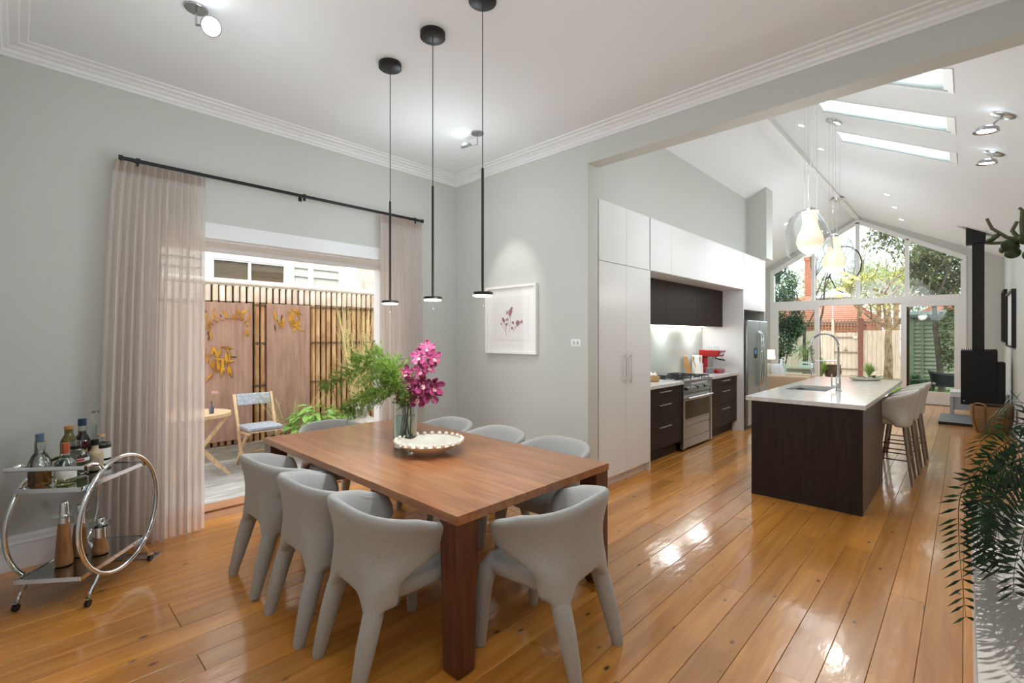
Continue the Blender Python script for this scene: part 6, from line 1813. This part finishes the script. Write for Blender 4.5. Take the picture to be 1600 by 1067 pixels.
shrub('far_hedge_tree', 'hazy green tree beyond the pruned trees', 'tree', (-3.1, 38.9, -.2), [(-.6, 0, 4.4, 1.5, 1.2, 1.7), (1.2, 0, 4.9, 1.6, 1, 1.8)], 1500, .22, .12, LPAL, 8)
def tuft(label, c, n, L, mat, seed, W=.03):
    r = random.Random(seed); c = Vector(c); t = thing('strappy_plant', label, 'plant', c, 0, 'strappy plants at the fence')
    m = MB()
    for k in range(n):
        a = r.uniform(0, 6.28); u = r.uniform(.2, 1)
        pts = [c + Vector((math.cos(a) * L * .6 * u * s_ ** 1.3, math.sin(a) * L * .6 * u * s_ ** 1.3, L * (s_ - .55 * u * s_ * s_))) for s_ in (0, .35, .7, 1)]
        sd = Vector((-math.sin(a), math.cos(a), 0)) * W / 2
        vs = []
        for i, p in enumerate(pts): ww = (.6, 1, .7, .05)[i]; vs += [p - sd * ww, p + sd * ww]
        m.add(vs, [(0, 1, 3, 2), (2, 3, 5, 4), (4, 5, 7, 6)])
    m.build('strappy_leaves', mat, t, kind='stuff')
    MB().lathe([(0, 0), (.06, 0), (.04, .06), (0, .08)], c, 8).build('crown_base', STEMG, t)
tuft('bright strappy plant between the brown post and the forked tree', (-2.75, 23.2, GZ), 120, .75, LGRN, 1)
tuft('yellow green strappy plant right of the forked tree', (-1.55, 23.3, GZ), 110, .6, LYEL, 2)
tuft('dark strappy plant left of the gate', (-4.05, 21.5, GZ), 150, 1.0, LGRN, 3)
tuft('grassy clump left of the leaning magnolia', (-1.05, 17.9, GZ), 180, .7, LEVG, 4)
tuft('grassy clump in front of the shed door', (-.75, 17.7, GZ), 150, .6, LGRN, 5)
t = thing('garden_pot', 'brown glazed garden pot in front of the gate', 'pot', (-3.72, 21.8, GZ))
MB().lathe([(0, 0), (.2, 0), (.3, .25), (.27, .5), (.31, .54), (.25, .54), (.22, .4), (0, .38)], (-3.72, 21.8, GZ), 20).build('pot_body', M('pot_brown', '#4b3222', .4), t, smooth=True)
# paling fence, gate, lattice
PAL = M('paling', '#c8b6a2', .85, col2='#d9cab8', scale=3, stretch=(8, 8, 1), rand=.06); PALD = M('paling_dark', '#8f7f70', .85)  # darker timber tone for capping, rails and battens
FYG = 24.3
rpal = random.Random(6)
def paling_run(x0, x1, z1, par, name='palings'):
    m = MB(); x = x0
    while x < x1 - .02:
        w = min(.148, x1 - x); m.box(x + .004, x + w - .004, FYG + rpal.uniform(-.004, .004), FYG + .02, GZ - .03, z1 + rpal.uniform(-.01, .01)); x += .15
    m.build(name, PAL, par, kind='stuff')
def lattice(x0, x1, z0, z1, par, diag):
    m = MB(); x = x0; s_ = .115
    while x < x1:
        m.box(x, min(x + .035, x1), FYG - .005, FYG + .003, z0, z1); x += s_
    z = z0
    while z < z1:
        m.box(x0, x1, FYG + .0035, FYG + .012, z, min(z + .035, z1)); z += s_
    m.build('lattice', M('lattice_brown', '#a07a62', .8), par, kind='stuff')
for x0, x1, lab in ((-9.2, -6.6, 'paling fence panel with lattice top behind the evergreen shrub'), (-6.6, -4.17, 'paling fence panel with lattice top left of the gate'), (-3.08, -.3, 'paling fence panel with lattice top behind the forked tree')):
    t = thing('fence_panel', lab, 'fence', ((x0 + x1) / 2, FYG, GZ), 0, 'paling fence panels')
    paling_run(x0, x1, 1.76, t); lattice(x0, x1, 1.78, 2.2, t, 0)
    MB().box(x0, x1, FYG - .03, FYG + .03, 2.2, 2.24).build('capping', PALD, t)
    MB().box(x0, x1, FYG + .021, FYG + .06, .2, .27).box(x0, x1, FYG + .021, FYG + .06, 1.4, 1.47).build('rail', PALD, t, kind='stuff')
t = thing('garden_gate', 'pale paling gate with cross battens and a latch', 'gate', (-3.68, FYG, GZ))
paling_run(-4.08, -3.25, 1.68, t)
for z in (.12, .82, 1.45): MB().box(-4.08, -3.28, FYG - .04, FYG - .005, z, z + .05).build('batten', PALD, t)
MB().box(-3.72, -3.62, FYG - .06, FYG - .0405, .9, .96).tube([(-3.67, FYG - .05, .96), (-3.67, FYG - .05, 1.08)], .012, 6).build('latch', STEEL, t)
for z in (1.47,): MB().box(-3.42, -3.26, FYG - .055, FYG - .0405, z - .04, z + .06).build('hinge', M('hinge_white', '#d8d4cd', .5), t)
t2 = thing('lattice_panel', 'lattice panel above the paling gate', 'lattice', (-3.68, FYG, 1.75))
lattice(-4.08, -3.25, 1.74, 2.2, t2, 0); MB().box(-4.08, -3.25, FYG - .03, FYG + .03, 2.2, 2.24).build('capping', PALD, t2)
for x, w, mt, lab in ((-4.125, .09, PAL, 'pale square gate post left of the gate'), (-3.165, .15, M('rust_post', '#7d5044', .7), 'red brown square gate post right of the gate')):
    t = thing('gate_post', lab, 'post', (x, FYG - .02, GZ))
    MB().box(x - w / 2, x + w / 2, FYG - .09, FYG + .05, GZ - .03, 2.24).build('post_shaft', mt, t); MB().box(x - w / 2 - .01, x + w / 2 + .01, FYG - .1, FYG + .06, 2.2401, 2.27).build('post_cap', mt, t)

# sheds and roofs behind
TERR = M('terracotta_tile', '#b5705a', .8, col2='#cf8f78', scale=9, stretch=(3, 1, 1))
def tiled_house(label, x0, x1, y0, y1, ze, zr, inset, wallmat):
    t = thing('neighbour_house', label, 'house', ((x0 + x1) / 2, (y0 + y1) / 2, -.17), 0, 'houses beyond the garden')
    MB().box(x0 + .3, x1 - .3, y0 + .3, y1 - .3, -.17, ze).build('wall', wallmat, t)
    ym = (y0 + y1) / 2
    rows = 14
    m = MB()
    for k in range(rows):
        a, b = k / rows, (k + 1) / rows
        def pt_(u, s_, lift): 
            return (x0 + inset * u, (y0 + (ym - y0) * u) if s_ < 0 else (y1 - (y1 - ym) * u), ze + (zr - ze) * u + lift), (x1 - inset * u, (y0 + (ym - y0) * u) if s_ < 0 else (y1 - (y1 - ym) * u), ze + (zr - ze) * u + lift)
        for s_ in (-1, 1):
            l0, r0 = pt_(a, s_, .05); l1, r1 = pt_(b, s_, .0); lb, rb_ = pt_(a, s_, -.02)
            m.add([l0, r0, r1, l1, lb, rb_], [(0, 1, 2, 3) if s_ < 0 else (3, 2, 1, 0), (4, 5, 1, 0)])
        for xx, sg in ((0, 1), (1, -1)):
            q0 = pt_(a, -1, .05)[xx]; q1 = pt_(a, 1, .05)[xx]; q2 = pt_(b, 1, 0)[xx]; q3 = pt_(b, -1, 0)[xx]
            m.add([q0, q1, q2, q3], [(0, 1, 2, 3)])
    m.build('tiled_roof', TERR, t, kind='stuff')
    MB().box(x0, x1, y0 - .1, y0, ze - .12, ze + .02).build('gutter', M('gutter', '#6b5f58', .5), t)
    return t
BRICK = M('brick_wall', '#a86a52', .9, col2='#bb8069', scale=12)
tiled_house('terracotta roofed house behind the gate', -9.2, -3.1, 27.6, 34.0, 2.2, 3.75, 1.7, BRICK)
tiled_house('terracotta roofed house behind the weatherboard shed', -2.3, 4.0, 29, 34, 2.2, 3.1, 1.2, BRICK)
t = thing('brick_chimney', 'red brick chimney rising over the tiled roof', 'chimney', (-6.8, 32, 3))
MB().box(-6.75, -6.25, 31.6, 32.1, 3.0, 5.9).build('stack', BRICK, t); MB().box(-6.8, -6.2, 31.55, 32.15, 5.9001, 6.1).build('stack_cap', BRICK, t)
t = thing('garden_umbrella', 'white garden umbrella peeking over the fence', 'umbrella', (-4.4, 25.9, -.17))
MB().tube([(-4.4, 25.9, -.17), (-4.4, 25.9, 3.75)], .03, 8).build('pole', STEEL, t)
MB().lathe([(1.0, 3.25), (.05, 3.68), (0, 3.69), (.04, 3.67), (.98, 3.24)], (-4.4, 25.9, 0), 8).build('canopy', M('canvas_white', '#f0efec', .8), t)
t = thing('weatherboard_shed', 'sage weatherboard shed behind the leaning magnolia', 'shed', (-.2, 20, GZ))
SAGE = M('sage_board', '#a9ac97', .7)
MB().box(-1.25, 1.6, 19.9, 21.6, -.17, 2.15).build('shed_wall', SAGE, t)
m = MB()
for k in range(18): m.hexa([(-1.25, 19.83, GZ + .125 * k), (1.6, 19.83, GZ + .125 * k), (1.6, 19.9, GZ + .125 * k), (-1.25, 19.9, GZ + .125 * k)], [(-1.25, 19.89, GZ + .125 * k + .125), (1.6, 19.89, GZ + .125 * k + .125), (1.6, 19.9, GZ + .125 * k + .125), (-1.25, 19.9, GZ + .125 * k + .125)])
m.build('shed_boards', SAGE, t, kind='stuff')
MB().box(-1.3, -1.2, 19.80, 19.829, -.15, 2.1).box(-1.02, -.96, 19.80, 19.829, -.15, 1.95).build('shed_trim', M('sage_trim', '#8b917f', .7), t, kind='stuff')
MB().hexa([(-1.5, 19.6, 2.12), (1.8, 19.6, 2.12), (1.8, 21.8, 2.12), (-1.5, 21.8, 2.12)], [(-1.5, 19.6, 2.2), (1.8, 19.6, 2.2), (1.8, 21.8, 2.4), (-1.5, 21.8, 2.4)]).build('shed_roof', M('shed_roof_grey', '#6e7472', .6), t)

# outdoor settings
t = thing('outdoor_table', 'pale timber outdoor dining table behind the left glass panel', 'table', (-3.75, 16.3, GZ))
OT = M('outdoor_timber', '#a39a88', .7, col2='#8e8674', scale=5, stretch=(1, 10, 10)); MINT = M('mint_paint', '#b9cbc0', .6)
for k in range(5): MB().box(-4.25, -3.2, 15.95 + k * .15, 16.095 + k * .15, .545, .58).build('table_plank', OT, t)
for x in (-4.15, -3.32):
    for y in (16.0, 16.62): MB().box(x, x + .07, y, y + .07, GZ, .5445).build('leg', OT, t)
MB().box(-4.08, -3.32, 16.02, 16.05, .45, .5445).build('apron', OT, t)
def slat_chair(label, x, y, rz):
    t = thing('outdoor_chair', label, 'chair', (x, y, GZ), rz, 'mint outdoor dining chairs')
    for sx in (-.2, .2):
        MB().bar((sx, -.2, 0), (sx, -.24, .85), .035, .035).build('rear_leg', MINT, t, local=True)
        MB().bar((sx, .2, 0), (sx, .2, .43), .035, .035).build('front_leg', MINT, t, local=True)
    MB().box(-.22, .22, -.22, .22, .43, .455).build('seat', MINT, t, local=True)
    for z in (.56, .67, .78): MB().box(-.18, .18, -.245, -.225, z, z + .06).build('back_slat', MINT, t, local=True)
slat_chair('mint painted outdoor chair tucked in at the near side of the table', -3.95, 15.55, 0)
slat_chair('mint painted outdoor chair at the far side of the table', -3.6, 17.05, PI)
t = thing('white_jug', 'slim white jug with a looped handle on the outdoor table', 'jug', (-4.08, 16.2, .581))
MB().lathe([(0, 0), (.05, 0), (.055, .05), (.03, .16), (.04, .24), (.034, .24), (.025, .16), (0, .03)], (-4.08, 16.2, .581), 16).build('jug_body', WHITE, t, smooth=True)
MB().tube(arc((-4.02, 16.2, .581 + .24), .055, 0, 2 * PI * 15 / 16, 16, (1, 0, 0), (0, 0, 1)), .01, 6, closed=True).build('handle', WHITE, t, smooth=True)
BLK = M('black_outdoor', '#1d2022', .5)
t = thing('garden_side_table', 'small round black garden table on the paving', 'table', (-.80, 16.1, GZ))
MB().lathe([(0, .5), (.22, .5), (.225, .51), (.22, .525), (0, .525)], (-.80, 16.1, GZ), 24).build('table_top', BLK, t, smooth=True)
for k in range(4):
    a = k * PI / 2 + .6; MB().tube([(-.8 + .13 * math.cos(a), 16.1 + .13 * math.sin(a), GZ + .4995), (-.8 + .19 * math.cos(a), 16.1 + .19 * math.sin(a), GZ)], .014, 8).build('leg', BLK, t)
t = thing('garden_armchair', 'black garden armchair with a striped cushion on the paving', 'chair', (-.38, 16.3, GZ))
for dx in (-.26, .26):
    for dy in (-.26, .26): MB().tube([(-.38 + dx * .8, 16.3 + dy * .8, GZ + .38), (-.38 + dx, 16.3 + dy, GZ)], .018, 8).build('leg', BLK, t)
MB().box(-.66, -.10, 16.02, 16.58, GZ + .38, GZ + .42).build('seat', BLK, t, bevel=.01)
shf = shell_fn(.27, .33, -.26, -.32, lambda v: .2, lambda a: .42, lambda a: .78 - .12 * a, .6)
mb = thick_shell(shf, 19, 5, .03); mb.v = [(-.38 - y, 16.3 + x, z + GZ) for x, y, z in mb.v]; mb.v = [(-.76 - x, y, z) for x, y, z in mb.v]
mb.build('backrest', BLK, t, smooth=True)
cb = MB().box(-.62, -.14, 16.06, 16.54, GZ + .4202, GZ + .48).build('cushion', M('oat_cushion', '#c9c4b8', .9), t, bevel=.02)
for k in range(4): MB().box(-.6, -.16, 16.10 + k * .11, 16.125 + k * .11, GZ + .4803, GZ + .483).build('stripe', M('cushion_stripe', '#4a4742', .9), cb)
# ================================================================ light from the fittings, plus added fill lamps that have none
WARM = (1, .95, .88)
NEUT = (.86, .945, 1)
lamp('spot_light', 'POINT', (-3.05, .95, 2.75), 4, NEUT, .2)
lamp('spot_light', 'POINT', (-3.40, 2.65, 2.75), 8, NEUT, .2)
lamp('spot_glow_light', 'POINT', (-3.10, .74, 3.36), .25, NEUT, .03)
lamp('spot_glow_light', 'POINT', (-3.42, 2.90, 3.37), .25, NEUT, .03)
lamp('print_spot', 'SPOT', (-3.46, 2.95, 3.25), 26, WARM, .03, aim((-3.46, 2.95, 3.25), (-3.56, 3.72, 1.9)), math.radians(42), .7)
lamp('added_room_fill', 'POINT', (-.9, .8, 2.5), 19, NEUT, .3)  # added fill lamp just out of frame, no fitting behind it
for x in (-2.905, -2.415, -1.955):
    lamp('pendant_light', 'POINT', (x, 1.805, 1.69), 11, NEUT, .06)
for x, y, z in ((-1.1, 5.36, 2.25), (-1.1, 6.53, 2.18)):
    lamp('glass_pendant_light', 'POINT', (x, y, z), 9, WARM, .1)
for x, y, z, p in ((-1.3, 4.9, 2.9, 14), (-1.4, 7.3, 3.0, 11), (-1.8, 9.4, 2.9, 22), (-2.0, 11.0, 2.7, 24), (-2.0, 12.7, 2.3, 14)):
    lamp('added_kitchen_fill', 'POINT', (x, y, z), p, NEUT, .5)  # added fill points hung in open air, not at the recessed downlights
for y in (5.6, 6.6, 7.6):
    lamp('under_cabinet_light', 'AREA', (-3.1, y, 1.67), 2.5, NEUT, .3)
lamp('slope_spot_light', 'SPOT', (.10, 5.40, 3.15), 300, WARM, .012, aim((.10, 5.40, 3.15), (.16, 2.1, .6)), math.radians(22), .5)
for p in ((.14, 5.47, 3.26), (.16, 6.63, 3.30)):
    lamp('slope_spot_glow', 'POINT', p, .22, NEUT, .03)
